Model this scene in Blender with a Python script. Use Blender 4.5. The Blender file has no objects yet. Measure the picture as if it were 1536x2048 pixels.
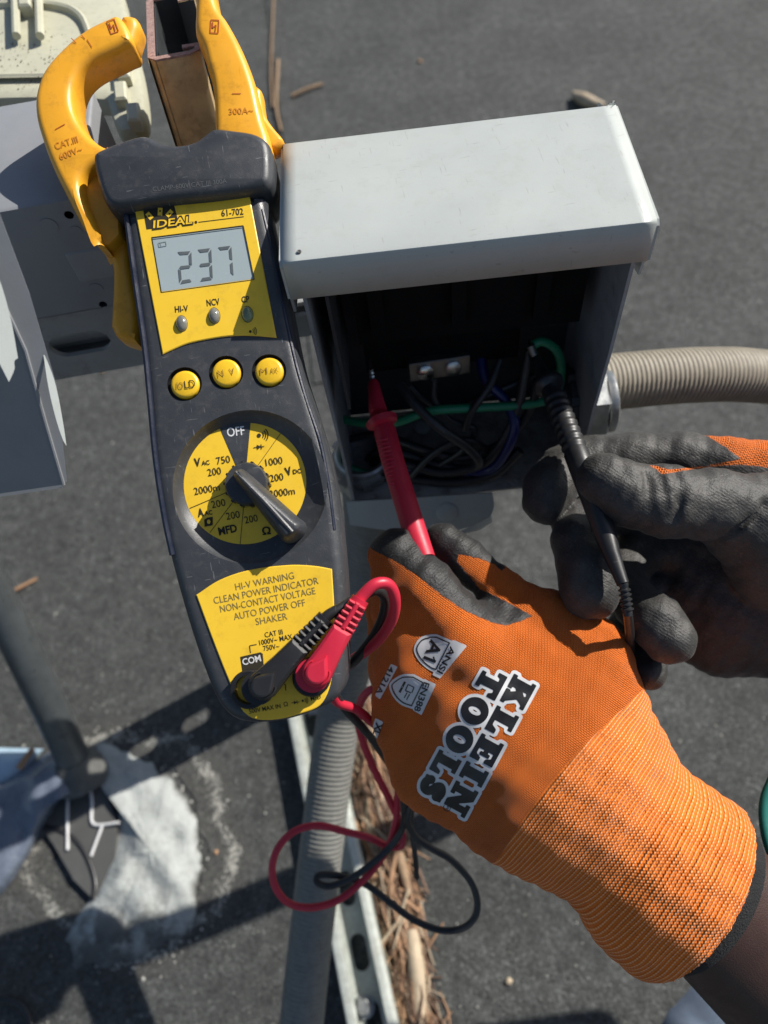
import bpy, bmesh, math, random
import numpy as np
from mathutils import Vector, Matrix
from mathutils.geometry import tessellate_polygon
from mathutils.bvhtree import BVHTree

# ------------------------------------------------------------------ camera
scene = bpy.context.scene
H = 0.74                      # camera height above the roof, metres
FPX = 1479.0                  # focal length in photograph pixels
PITCH, ROLL = math.radians(59.8), math.radians(9.9)
F = Vector((0, math.cos(PITCH), -math.sin(PITCH)))
U0 = Vector((0, math.sin(PITCH), math.cos(PITCH)))
R0 = Vector((1, 0, 0))
R = R0 * math.cos(ROLL) - U0 * math.sin(ROLL)
U = U0 * math.cos(ROLL) + R0 * math.sin(ROLL)
CAM = Vector((0, 0, H))
cd = bpy.data.cameras.new('camera')
cam = bpy.data.objects.new('camera', cd)
scene.collection.objects.link(cam)
cam.matrix_world = Matrix.Translation(CAM) @ Matrix((R, U, -F)).transposed().to_4x4()
cd.sensor_fit = 'VERTICAL'; cd.sensor_height = 36.0
cd.lens = 36.0 * FPX / 2048.0
cd.clip_start = 0.01; cd.clip_end = 500
cd.dof.use_dof = True; cd.dof.focus_distance = 0.272; cd.dof.aperture_fstop = 9.0
scene.camera = cam

# ------------------------------------------------------------------ light
SUN = Vector((-1.12, -0.49, -1.0)).normalized()     # direction the light travels
w = bpy.data.worlds.new('World'); scene.world = w; w.use_nodes = True
nt = w.node_tree; bg = nt.nodes['Background']
sky = nt.nodes.new('ShaderNodeTexSky'); sky.sky_type = 'NISHITA'; sky.sun_disc = False
sky.sun_elevation = math.asin(-SUN.z); sky.sun_rotation = math.atan2(-SUN.x, -SUN.y)
nt.links.new(sky.outputs[0], bg.inputs[0]); bg.inputs[1].default_value = 0.072
ld = bpy.data.lights.new('sun', 'SUN'); ld.energy = 5.0; ld.angle = math.radians(0.55); ld.color = (1.0, 0.955, 0.885)
sun = bpy.data.objects.new('sun', ld); scene.collection.objects.link(sun)
sun.rotation_euler = SUN.to_track_quat('-Z', 'Y').to_euler(); sun.location = (1, 1, 2)
scene.view_settings.view_transform = 'Standard'; scene.view_settings.look = 'None'
scene.view_settings.gamma = 1; scene.view_settings.use_curve_mapping = False
scene.view_settings.exposure = 0.42
rnd = random.Random(7)

# ------------------------------------------------------------------ helpers
def P(px, py, d):
    px, py, d = float(px), float(py), float(d)
    return CAM + d * (F + (px - 768) / FPX * R - (py - 1024) / FPX * U)
def ray(px, py):
    px, py = float(px), float(py)
    return F + (px - 768) / FPX * R - (py - 1024) / FPX * U
def PZ(px, py, z=0.0):
    r = ray(px, py); return CAM + r * ((z - H) / r.z)
def PY(px, py, y):
    r = ray(px, py); return CAM + r * (y / r.y)
def wpos(o):
    v = Vector((0, 0, 0))
    while o: v += o.location; o = o.parent
    return v
class MB:
    def __init__(s): s.v = []; s.f = []
    def add(s, vs, fs):
        b = len(s.v); s.v += [Vector([float(c) for c in v]) for v in vs]; s.f += [tuple(b + i for i in f) for f in fs]; return s
    def box(s, lo, hi, M=None):
        x0, y0, z0 = lo; x1, y1, z1 = hi
        vs = [Vector(v) for v in ((x0,y0,z0),(x1,y0,z0),(x1,y1,z0),(x0,y1,z0),(x0,y0,z1),(x1,y0,z1),(x1,y1,z1),(x0,y1,z1))]
        if M: vs = [M @ v for v in vs]
        return s.add(vs, [(0,3,2,1),(4,5,6,7),(0,1,5,4),(1,2,6,5),(2,3,7,6),(3,0,4,7)])
    def tube(s, pts, rad, seg=14, caps=True, squash=None):
        pts = [Vector(p) for p in pts]; n = len(pts)
        if not hasattr(rad, '__len__'): rad = [rad] * n
        T = []
        for i in range(n):
            t = pts[min(i + 1, n - 1)] - pts[max(i - 1, 0)]; T.append(t.normalized() if t.length > 0 else Vector((0,0,1)))
        a = Vector((0, 0, 1)) if abs(T[0].z) < .9 else Vector((1, 0, 0))
        nrm = (a - T[0] * a.dot(T[0])).normalized(); vs = []
        for i in range(n):
            nrm = (nrm - T[i] * nrm.dot(T[i])).normalized(); b = T[i].cross(nrm)
            for k in range(seg):
                an = 2 * math.pi * k / seg
                vs.append(pts[i] + rad[i] * (math.cos(an) * nrm + math.sin(an) * b))
        fs = []
        for i in range(n - 1):
            for k in range(seg):
                k2 = (k + 1) % seg
                fs.append((i*seg+k, i*seg+k2, (i+1)*seg+k2, (i+1)*seg+k))
        if caps: fs.append(tuple(range(seg))[::-1]); fs.append(tuple((n-1)*seg+k for k in range(seg)))
        return s.add(vs, fs)
    def build(s, name, mat, parent=None, smooth=40):
        me = bpy.data.meshes.new(name)
        if parent: off = wpos(parent); loc = Vector((0,0,0))
        else:
            xs = [v.x for v in s.v]; ys = [v.y for v in s.v]; zs = [v.z for v in s.v]
            loc = Vector(((min(xs)+max(xs))/2, (min(ys)+max(ys))/2, min(zs))); off = loc
        me.from_pydata([v - off for v in s.v], [], s.f); me.update()
        bm = bmesh.new(); bm.from_mesh(me); bmesh.ops.recalc_face_normals(bm, faces=bm.faces); bm.to_mesh(me); bm.free()
        if mat: me.materials.append(mat)
        if smooth:
            me.shade_smooth(); me.set_sharp_from_angle(angle=math.radians(smooth))
        o = bpy.data.objects.new(name, me); scene.collection.objects.link(o); o.location = loc
        if parent: o.parent = parent
        return o
def tag(o, label=None, cat=None, group=None, kind=None):
    if label: o['label'] = label
    if cat: o['category'] = cat
    if group: o['group'] = group
    if kind: o['kind'] = kind
    return o
def thing(name, label, cat, loc, group=None):
    o = bpy.data.objects.new(name, None); scene.collection.objects.link(o); o.location = loc
    o.empty_display_size = .02
    return tag(o, label, cat, group)
def spline(pts, n=10):
    """Catmull-Rom through points (Vectors)"""
    pts = [Vector(p) for p in pts]; q = [pts[0]*2 - pts[1]] + pts + [pts[-1]*2 - pts[-2]]; out = []
    for i in range(1, len(q) - 2):
        a, b, c, d = q[i-1], q[i], q[i+1], q[i+2]
        for k in range(n):
            t = k / n
            out.append(.5 * (2*b + (c-a)*t + (2*a-5*b+4*c-d)*t*t + (3*b-a-3*c+d)*t**3))
    out.append(pts[-1]); return out
def spl2(pts, n=6, closed=True):
    """closed smooth 2D outline; a point given as (x, y, 1) stays a sharp corner"""
    N = len(pts); out = []
    for i in range(N if closed else N - 1):
        b = pts[i]; c = pts[(i+1) % N]
        a = pts[i-1] if (closed or i > 0) else b; d = pts[(i+2) % N] if (closed or i + 2 < N) else c
        sb, sc = len(b) > 2, len(c) > 2
        B = np.array(b[:2], float); C = np.array(c[:2], float); A = np.array(a[:2], float); D = np.array(d[:2], float)
        L = np.linalg.norm(C - B) + 1e-9
        mb = (C - B) if sb else (C - A) * (L / (np.linalg.norm(C - B) + np.linalg.norm(B - A) + 1e-9))
        mc = (C - B) if sc else (D - B) * (L / (np.linalg.norm(D - C) + np.linalg.norm(C - B) + 1e-9))
        for k in range(n):
            t = k / n; h = (2*t**3-3*t**2+1, t**3-2*t**2+t, -2*t**3+3*t**2, t**3-t**2)
            out.append(tuple(h[0]*B + h[1]*mb + h[2]*C + h[3]*mc))
    if not closed: out.append(tuple(map(float, pts[-1][:2])))
    return out
class Frame:
    """a flat frame in the world: origin, two axes, normal"""
    def __init__(s, o, ex, ey):
        s.o = Vector(o); s.ex = Vector(ex).normalized(); s.n = s.ex.cross(Vector(ey)).normalized(); s.ey = s.n.cross(s.ex)
    @staticmethod
    def from_points(a, b, c):
        f = Frame(a, b - a, c - a)
        if f.n.dot(CAM - a) < 0: f = Frame(a, b - a, -(c - a)); 
        return f
    def W(s, x, y, h=0.0): return s.o + s.ex * float(x) + s.ey * float(y) + s.n * float(h)
    def L(s, px, py, h=0.0):
        px, py, h = float(px), float(py), float(h)
        r = ray(px, py); t = (s.o + s.n * h - CAM).dot(s.n) / r.dot(s.n); q = CAM + r * t - s.o
        return (q.dot(s.ex), q.dot(s.ey))
    def pt(s, px, py, h=0.0):
        x, y = s.L(px, py, h); return s.W(x, y, h)
def area2(p): return .5 * sum(p[i-1][0]*p[i][1] - p[i][0]*p[i-1][1] for i in range(len(p)))
def inset(pts, d):
    if area2(pts) < 0: d = -d
    n = len(pts); out = []
    for i in range(n):
        ax, ay = pts[i-1]; bx, by = pts[i]; cx, cy = pts[(i+1) % n]
        u = np.array((bx-ax, by-ay)); v = np.array((cx-bx, cy-by)); lu = np.linalg.norm(u) or 1e-9; lv = np.linalg.norm(v) or 1e-9
        nu = np.array((-u[1], u[0]))/lu; nv = np.array((-v[1], v[0]))/lv; m = nu + nv; ml = m.dot(m)
        m = m / max(ml/2, .5) if ml > 0 else nu
        out.append((bx + m[0]*d, by + m[1]*d))
    return out
def slab(mb, fr, outline, layers, holes=(), top=True, bottom=True):
    """stacked outline; layers [(inset, height)] from the top down; holes are local outlines in the top face"""
    n = len(outline); b = len(mb.v); rings = []
    for (ins, h) in layers:
        rings.append(len(mb.v))
        for (x, y) in (inset(outline, ins) if ins else outline): mb.v.append(fr.W(x, y, h))
    for a, c in zip(rings, rings[1:]):
        for k in range(n): mb.f.append((a+k, a+(k+1) % n, c+(k+1) % n, c+k))
    def cap(start, hs, h):
        loops = [[Vector((*fr_xy(v), 0)) for v in mb.v[start:start+n]]]; idx = list(range(start, start+n))
        for ho in hs:
            s0 = len(mb.v)
            for (x, y) in ho: mb.v.append(fr.W(x, y, h))
            loops.append([Vector((x, y, 0)) for x, y in ho]); idx += list(range(s0, s0+len(ho)))
        for t in tessellate_polygon(loops): mb.f.append(tuple(idx[i] for i in t))
    def fr_xy(v): q = v - fr.o; return (q.dot(fr.ex), q.dot(fr.ey))
    if top: cap(rings[0], holes, layers[0][1])
    if bottom: cap(rings[-1], (), layers[-1][1])
    return mb
def lpx(fr, pts, h=0.0): return [fr.L(p[0], p[1], h) for p in pts]
def circle(c, r, n=48): return [(c[0]+r*math.cos(2*math.pi*i/n), c[1]+r*math.sin(2*math.pi*i/n)) for i in range(n)]
def lathe(mb, fr, c, prof, n=48):
    """prof [(radius, height)] about point c of the frame"""
    st = len(mb.v)
    for (r, h) in prof:
        for k in range(n):
            a = 2*math.pi*k/n; mb.v.append(fr.W(c[0]+r*math.cos(a), c[1]+r*math.sin(a), h))
    for i in range(len(prof)-1):
        for k in range(n): mb.f.append((st+i*n+k, st+i*n+(k+1) % n, st+(i+1)*n+(k+1) % n, st+(i+1)*n+k))
    if prof[-1][0] > 0: mb.f.append(tuple(st+(len(prof)-1)*n+k for k in range(n)))
    if prof[0][0] > 0: pass
    return mb
FONT_CACHE = {}
def glyphs(s, bold=0.0, extr=0.0):
    key = (s, bold, extr)
    if key in FONT_CACHE: return FONT_CACHE[key]
    c = bpy.data.curves.new('t', 'FONT'); c.body = s; c.size = 1; c.offset = bold; c.extrude = extr; c.resolution_u = 3
    o = bpy.data.objects.new('t', c); scene.collection.objects.link(o)
    me = bpy.data.meshes.new_from_object(o.evaluated_get(bpy.context.evaluated_depsgraph_get()))
    v = [tuple(x.co) for x in me.vertices]; f = [tuple(p.vertices) for p in me.polygons]
    bpy.data.objects.remove(o); bpy.data.curves.remove(c); bpy.data.meshes.remove(me)
    FONT_CACHE[key] = (v, f); return v, f
CAP = None
def finer(pts, tris, mx):
    out = []; st = [tuple(pts[i] for i in t) for t in tris]
    while st:
        t = st.pop(); L_ = [math.dist(t[k], t[(k+1) % 3]) for k in range(3)]; k = max(range(3), key=lambda i: L_[i])
        if L_[k] <= mx: out.append(t); continue
        m_ = tuple((t[k][j]+t[(k+1) % 3][j])/2 for j in range(2)); a_, b_, c_ = t[k], t[(k+1) % 3], t[(k+2) % 3]; st += [(a_, m_, c_), (m_, b_, c_)]
    idx = {}; f = []
    for t in out: f.append(tuple(idx.setdefault((round(p[0], 3), round(p[1], 3)), len(idx)) for p in t))
    return list(idx.keys()), [q for q in f if len(set(q)) == 3]
def text(mb, s, p0, p1, hpx, place, bold=0.0, skew=0.0, extr=0.0, full=False, fine=0):
    """lettering fitted to the baseline p0-p1 (photo pixels) with cap height hpx; place(px,py,depth) -> world"""
    global CAP
    v, f = glyphs(s, bold, extr)
    if CAP is None:
        hv, _ = glyphs('H'); CAP = max(q[1] for q in hv)
    x0 = min(q[0] for q in v); x1 = max(q[0] for q in v)
    e = np.array((p1[0]-p0[0], p1[1]-p0[1]), float); L = np.linalg.norm(e); e /= L; up = np.array((e[1], -e[0]))
    vs = []; flat = []
    for x, y, z in v:
        a = (x-x0)/(x1-x0)*L; b = y/CAP*hpx
        q = np.array(p0) + e*(a + skew*b) + up*b
        flat.append((float(q[0]), float(q[1])))
    if fine:
        tr_ = []
        for fc in f: tr_ += [(fc[0], fc[k], fc[k+1]) for k in range(1, len(fc)-1)] if len(fc) == 3 else [tuple(fc[i] for i in t) for t in tessellate_polygon([[Vector((*flat[i], 0)) for i in fc]])]
        flat, f = finer(flat, tr_, fine)
    mb.add([place(a, b, 0.0) for a, b in flat], f); return mb
def poly(mb, pts, place, fine=0):
    n = len(pts); vs = [place(p[0], p[1], 0) for p in pts]
    fs = [tuple(t) for t in tessellate_polygon([[Vector((p[0], p[1], 0)) for p in pts]])]
    mb.add(vs, fs)
def stroke(mb, a, b, wpx, place):
    e = np.array((b[0]-a[0], b[1]-a[1]), float); e /= np.linalg.norm(e); m = np.array((-e[1], e[0]))*wpx/2
    A = np.array(a[:2], float); B = np.array(b[:2], float)
    poly(mb, [A-m, B-m, B+m, A+m], place)
def polyline(mb, pts, wpx, place):
    for a, b in zip(pts, pts[1:]): stroke(mb, a, b, wpx, place)
def arc(mb, c, r, a0, a1, wpx, place, n=8):
    pts = [(c[0]+r*math.cos(math.radians(a0+(a1-a0)*i/n)), c[1]-r*math.sin(math.radians(a0+(a1-a0)*i/n))) for i in range(n+1)]
    inner = [(c[0]+(x-c[0])*(r-wpx/2)/r, c[1]+(y-c[1])*(r-wpx/2)/r) for x, y in pts]
    outer = [(c[0]+(x-c[0])*(r+wpx/2)/r, c[1]+(y-c[1])*(r+wpx/2)/r) for x, y in pts]
    for i in range(n): poly(mb, [inner[i], outer[i], outer[i+1], inner[i+1]], place)

# ------------------------------------------------------------------ materials
def new_mat(name):
    m = bpy.data.materials.new(name); m.use_nodes = True; t = m.node_tree
    return m, t, t.nodes['Principled BSDF']
def N(t, typ, **kw):
    n = t.nodes.new(typ)
    for k, v in kw.items():
        if k in n.inputs: n.inputs[k].default_value = v
        else: setattr(n, k, v)
    return n
def coords(t, scale=1.0, rot=(0,0,0)):
    g = N(t, 'ShaderNodeNewGeometry'); mp = N(t, 'ShaderNodeMapping'); mp.inputs['Scale'].default_value = (scale,)*3 if not hasattr(scale,'__len__') else scale
    mp.inputs['Rotation'].default_value = rot
    t.links.new(g.outputs['Position'], mp.inputs['Vector']); return mp.outputs[0]
def ramp(t, fac, stops):
    r = N(t, 'ShaderNodeValToRGB'); e = r.color_ramp.elements
    while len(e) < len(stops): e.new(.5)
    for el, (p, c) in zip(e, stops): el.position = p; el.color = (*c, 1) if hasattr(c, '__len__') else (c, c, c, 1)
    t.links.new(fac, r.inputs[0]); return r.outputs[0]
def mixc(t, fac, a, b, typ='MIX'):
    m = N(t, 'ShaderNodeMix', data_type='RGBA', blend_type=typ)
    for s, v in ((m.inputs[0], fac), (m.inputs[6], a), (m.inputs[7], b)):
        if hasattr(v, 'links') or isinstance(v, bpy.types.NodeSocket): t.links.new(v, s)
        else: s.default_value = v if not hasattr(v, '__len__') else ((*v, 1) if len(v) == 3 else v)
    return m.outputs[2]
def mth(t, op, a, b=None, c=None, clamp=False):
    m = N(t, 'ShaderNodeMath', operation=op, use_clamp=clamp)
    for s, v in zip(m.inputs, (a, b, c)):
        if v is None: continue
        if isinstance(v, bpy.types.NodeSocket): t.links.new(v, s)
        else: s.default_value = v
    return m.outputs[0]
def noise(t, vec, scale, detail=4, rough=.6):
    n = N(t, 'ShaderNodeTexNoise', Scale=scale, Detail=detail, Roughness=rough); t.links.new(vec, n.inputs['Vector']); return n.outputs[0]
def bump(t, bs, h, strength, dist, prev=None):
    b = N(t, 'ShaderNodeBump', Strength=strength, Distance=dist); t.links.new(h, b.inputs['Height'])
    if prev is not None: t.links.new(prev, b.inputs['Normal'])
    t.links.new(b.outputs[0], bs.inputs['Normal']); return b.outputs[0]
def simple(name, col, rough=.5, metal=0.0, var=.12, vscale=60, bscale=900, bstr=.15, bdist=.0003, dirt=None, dirt_amt=.5, dscale=90, spec=.5, coat=0, scratch=0, scratch_col=(.5,.5,.5)):
    m, t, b = new_mat(name); v = coords(t)
    n1 = noise(t, v, vscale); f = ramp(t, n1, [(.3, 1-var), (.7, 1+var*.6)])
    c = mixc(t, 1.0, (*col,), f, 'MULTIPLY')
    if dirt:
        d = noise(t, v, dscale, 8, .72); fd = ramp(t, d, [(.52, 0), (.72, dirt_amt)]); c = mixc(t, fd, c, dirt)
    if scratch:
        s1 = coords(t, (1, 12, 3), (.4, .7, .9)); ns = noise(t, s1, 130, 2, .5); s2 = coords(t, (14, 1, 2), (1.1, .2, .3)); n2 = noise(t, s2, 110, 2, .5)
        mx = mth(t, 'MAXIMUM', ramp(t, ns, [(.70, 0), (.74, 1)]), ramp(t, n2, [(.70, 0), (.74, 1)]))
        c = mixc(t, mth(t, 'MULTIPLY', mx, scratch), c, scratch_col)
    t.links.new(c, b.inputs['Base Color'])
    rr = ramp(t, noise(t, v, vscale*2.3), [(.3, max(rough-.1, .02)), (.7, min(rough+.1, 1))]); t.links.new(rr, b.inputs['Roughness'])
    b.inputs['Metallic'].default_value = metal; b.inputs['Specular IOR Level'].default_value = spec; b.inputs['Coat Weight'].default_value = coat
    if bstr: bump(t, b, noise(t, v, bscale, 3, .6), bstr, bdist)
    return m
M = {}
M['rubber'] = simple('dark_meter_plastic', (.040, .043, .048), .42, bscale=2600, bstr=.55, bdist=.00012, var=.15, scratch=.35, scratch_col=(.30,.30,.30), dirt=(.16,.15,.14), dirt_amt=.25, dscale=300)
M['bakelite'] = simple('black_bakelite', (.008, .008, .008), .8, bstr=.1, spec=.08)
M['guardmark'] = simple('worn_emboss', (.095, .098, .10), .45, bstr=0)
M['seam'] = simple('seam_navy_plastic', (.012, .016, .032), .35)
M['black'] = simple('black_plastic', (.012, .012, .013), .4, bstr=.1)
M['clampy'] = simple('amber_plastic', (.80, .37, .022), .38, bscale=1500, bstr=.25, bdist=.0001, var=.07, dirt=(.33,.14,.02), dirt_amt=.45, dscale=160, scratch=.25, scratch_col=(.35,.13,.01))
M['emboss'] = simple('amber_emboss', (.58, .22, .015), .45, bstr=0)
M['redmark'] = simple('rust_red_mark', (.42, .09, .015), .5, bstr=0)
M['label'] = simple('yellow_label', (.82, .52, .030), .45, bscale=2500, bstr=.12, bdist=.0001, var=.05, dirt=(.45,.27,.03), dirt_amt=.35, dscale=220)
M['button'] = simple('yellow_button', (.78, .47, .02), .35, var=.06)
M['ink'] = simple('black_ink', (.035, .03, .02), .6, bstr=0, spec=.2)
M['inkgrey'] = simple('worn_grey_ink', (.20, .155, .06), .6, bstr=0, spec=.2)
M['inkfaint'] = simple('rubbed_ink', (.34, .20, .03), .6, bstr=0, spec=.2)
M['white_ink'] = simple('white_ink', (.62, .62, .62), .6, bstr=0)
M['lcd'] = simple('lcd_grey_green', (.33, .39, .40), .22, var=.05, bstr=0, vscale=40)
M['lcdseg'] = simple('lcd_segment', (.105, .12, .125), .35, bstr=0)
M['lcdghost'] = simple('lcd_ghost', (.21, .25, .26), .35, bstr=0)
M['led'] = simple('led_lens', (.17, .17, .15), .15, bstr=0, coat=.5, var=.3, vscale=400)
M['ledg'] = simple('led_lens_green', (.16, .21, .11), .15, bstr=0, coat=.5, var=.3, vscale=400)
M['red'] = simple('red_rubber', (.52, .018, .045), .42, bscale=1800, bstr=.2, bdist=.0001, var=.08, dirt=(.3,.03,.03), dirt_amt=.3)
M['blackrub'] = simple('black_rubber', (.018, .018, .019), .40, bscale=1800, bstr=.25, bdist=.0001, scratch=.2, scratch_col=(.2,.2,.2))
M['steel'] = simple('bright_steel', (.55, .54, .52), .28, 1.0, bstr=.1)
M['lid'] = simple('grey_paint', (.41, .435, .415), .45, var=.045, vscale=25, bscale=1400, bstr=.3, bdist=.0001, dirt=(.34,.33,.30), dirt_amt=.35, dscale=110, scratch=.7, scratch_col=(.30,.29,.27))
M['boxgrey'] = simple('box_grey_paint', (.29, .30, .31), .5, var=.1, dirt=(.07,.06,.055), dirt_amt=.5, dscale=70, bscale=1400, bstr=.3, bdist=.0001)
M['boxleft'] = simple('left_box_paint', (.24, .25, .265), .45, var=.08, dirt=(.2,.19,.18), dirt_amt=.4, dscale=60, bscale=1400, bstr=.3, bdist=.0001)
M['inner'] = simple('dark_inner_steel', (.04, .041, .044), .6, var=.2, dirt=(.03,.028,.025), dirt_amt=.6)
M['rusty'] = simple('grimy_bottom', (.30, .29, .27), .75, var=.45, dirt=(.06,.035,.02), dirt_amt=.9, dscale=130, bscale=500, bstr=.8, bdist=.001)
M['galv'] = simple('galvanised_steel', (.42, .43, .42), .42, .85, var=.25, vscale=120, dirt=(.25,.24,.21), dirt_amt=.6, dscale=80)
M['galvlight'] = simple('pale_galvanised', (.52, .55, .50), .5, .35, var=.2, vscale=120, dirt=(.33,.31,.25), dirt_amt=.6, dscale=80)
M['bronze'] = simple('brown_galvanised', (.55, .40, .21), .42, .25, var=.3, vscale=90, dirt=(.20,.12,.055), dirt_amt=.6, dscale=120)
M['cutedge'] = simple('rusty_cut_edge', (.36, .23, .20), .7, .2, var=.35, vscale=700, dirt=(.16,.07,.045), dirt_amt=.8, dscale=500, bscale=1500, bstr=.8, bdist=.0004)
M['insideshade'] = simple('strut_inside_shade', (.05, .055, .058), .5, .5, var=.2)  # dark colour standing in for the deep shade inside the post channel
M['conduit'] = simple('grey_conduit_jacket', (.25, .22, .17), .6, var=.15, vscale=200, dirt=(.14,.12,.09), dirt_amt=.6, dscale=120, bscale=2500, bstr=.4, bdist=.0002)
M['conduit2'] = simple('grey_conduit_jacket_dark', (.17, .17, .155), .6, var=.15, vscale=200, dirt=(.09,.08,.07), dirt_amt=.6, dscale=120)
M['green'] = simple('green_wire', (.01, .20, .09), .35, bstr=0)
M['blue'] = simple('blue_wire', (.008, .014, .10), .35, bstr=0)
M['brass'] = simple('terminal_metal', (.34, .31, .27), .35, .9, var=.2)
M['cream'] = simple('cream_plastic', (.46, .45, .34), .45, var=.08, dirt=(.30,.28,.20), dirt_amt=.5, dscale=300, coat=.1)
M['hem'] = simple('black_knit_hem', (.012, .012, .013), .9, bscale=1200, bstr=1, bdist=.001)
M['skin'] = simple('dark_brown_skin', (.045, .021, .015), .5, var=.2, vscale=60, bscale=1500, bstr=.5, bdist=.0004)
M['denim'] = simple('blue_grey_cloth', (.10, .13, .18), .9, var=.2, bscale=1500, bstr=1, bdist=.0006)
M['teal'] = simple('teal_cloth', (.0, .12, .10), .8)
M['wood'] = simple('dry_bark', (.30, .20, .12), .85, var=.3, vscale=300, bscale=600, bstr=1, bdist=.001)
M['needle1'] = simple('pine_needle_tan', (.38, .22, .12), .7, var=.3, vscale=60, bstr=0)
M['needle2'] = simple('pine_needle_pale', (.44, .35, .24), .7, var=.3, vscale=60, bstr=0)
M['needle3'] = simple('pine_needle_brown', (.13, .07, .04), .7, var=.3, vscale=60, bstr=0)
M['grit'] = simple('pale_grit', (.42, .41, .37), .8, bstr=0)
M['pipe'] = simple('dark_steel_pipe', (.10, .11, .115), .35, .5, var=.2)
M['plastic_blue'] = simple('blue_grey_sheet', (.13, .155, .20), .3, var=.2, vscale=30, bscale=60, bstr=.6, bdist=.004, coat=.3)
M['plastic_pale'] = simple('pale_blue_sheet', (.34, .46, .56), .5, var=.1)
M['smoothdark'] = simple('smooth_dark_plate', (.075, .075, .072), .6, var=.1)
M['string'] = simple('white_bead', (.6, .6, .6), .6)

def m_ground():
    m, t, b = new_mat('roof_membrane_granules'); v = coords(t)
    vo = N(t, 'ShaderNodeTexVoronoi', Scale=700.0); t.links.new(v, vo.inputs['Vector'])
    g = ramp(t, vo.outputs['Color'], [(.0, .55), (.6, 1.0), (.86, 1.35), (1, 3.2)])
    n1 = ramp(t, noise(t, v, 9, 6, .62), [(.3, .72), (.7, 1.25)])
    n2 = ramp(t, noise(t, v, 260, 5, .75), [(.32, .45), (.68, 1.6)])
    c = mixc(t, 1.0, (.052, .0545, .052), g, 'MULTIPLY'); c = mixc(t, 1.0, c, n1, 'MULTIPLY'); c = mixc(t, 1.0, c, n2, 'MULTIPLY'); n3 = ramp(t, noise(t, v, 75, 6, .72), [(.34, .62), (.5, .97), (.68, 1.5)]); c = mixc(t, 1.0, c, n3, 'MULTIPLY')
    sp = ramp(t, noise(t, v, 210, 2, .5), [(.69, 0), (.74, 1)]); c = mixc(t, mth(t, 'MULTIPLY', sp, .8), c, (.24, .23, .20))
    t.links.new(c, b.inputs['Base Color']); b.inputs['Roughness'].default_value = .85
    n = bump(t, b, vo.outputs['Distance'], .6, .0012); bump(t, b, noise(t, v, 60, 5, .7), .5, .004, n)
    return m
M['ground'] = m_ground()
def m_patch():
    m, t, b = new_mat('white_roof_sealant'); v = coords(t)
    n1 = noise(t, v, 30, 8, .7); f = ramp(t, n1, [(.44, 0), (.56, 1)])
    at = N(t, 'ShaderNodeAttribute', attribute_name='paint'); f = mth(t, 'ADD', f, mth(t, 'MULTIPLY_ADD', at.outputs['Fac'], 2.2, -1.1), clamp=True)
    c = mixc(t, f, (.085, .085, .08), (.37, .39, .375)); c = mixc(t, ramp(t, noise(t, v, 55, 8, .75), [(.45, 0), (.66, .45)]), c, (.17, .175, .16))
    t.links.new(c, b.inputs['Base Color']); b.inputs['Roughness'].default_value = .7
    bump(t, b, noise(t, v, 70, 6, .7), .9, .004); return m
M['patch'] = m_patch()
def m_halo():
    m, t, b = new_mat('sealant_overspray'); v = coords(t)
    at = N(t, 'ShaderNodeAttribute', attribute_name='paint')
    n1 = mth(t, 'ADD', mth(t, 'MULTIPLY', noise(t, v, 380, 3, .6), .6), mth(t, 'MULTIPLY', noise(t, v, 45, 5, .7), .4))
    f = mth(t, 'MULTIPLY', mth(t, 'ADD', mth(t, 'SUBTRACT', n1, .82), mth(t, 'MULTIPLY', at.outputs['Fac'], .75)), 9.0, clamp=True)
    g = ramp(t, noise(t, v, 260, 5, .75), [(.32, .45), (.68, 1.6)])
    c = mixc(t, f, mixc(t, 1.0, (.048, .048, .045), g, 'MULTIPLY'), (.30, .295, .26))
    t.links.new(c, b.inputs['Base Color']); b.inputs['Roughness'].default_value = .85
    bump(t, b, noise(t, v, 300, 4, .6), .6, .001); return m
M['halo'] = m_halo()
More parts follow.
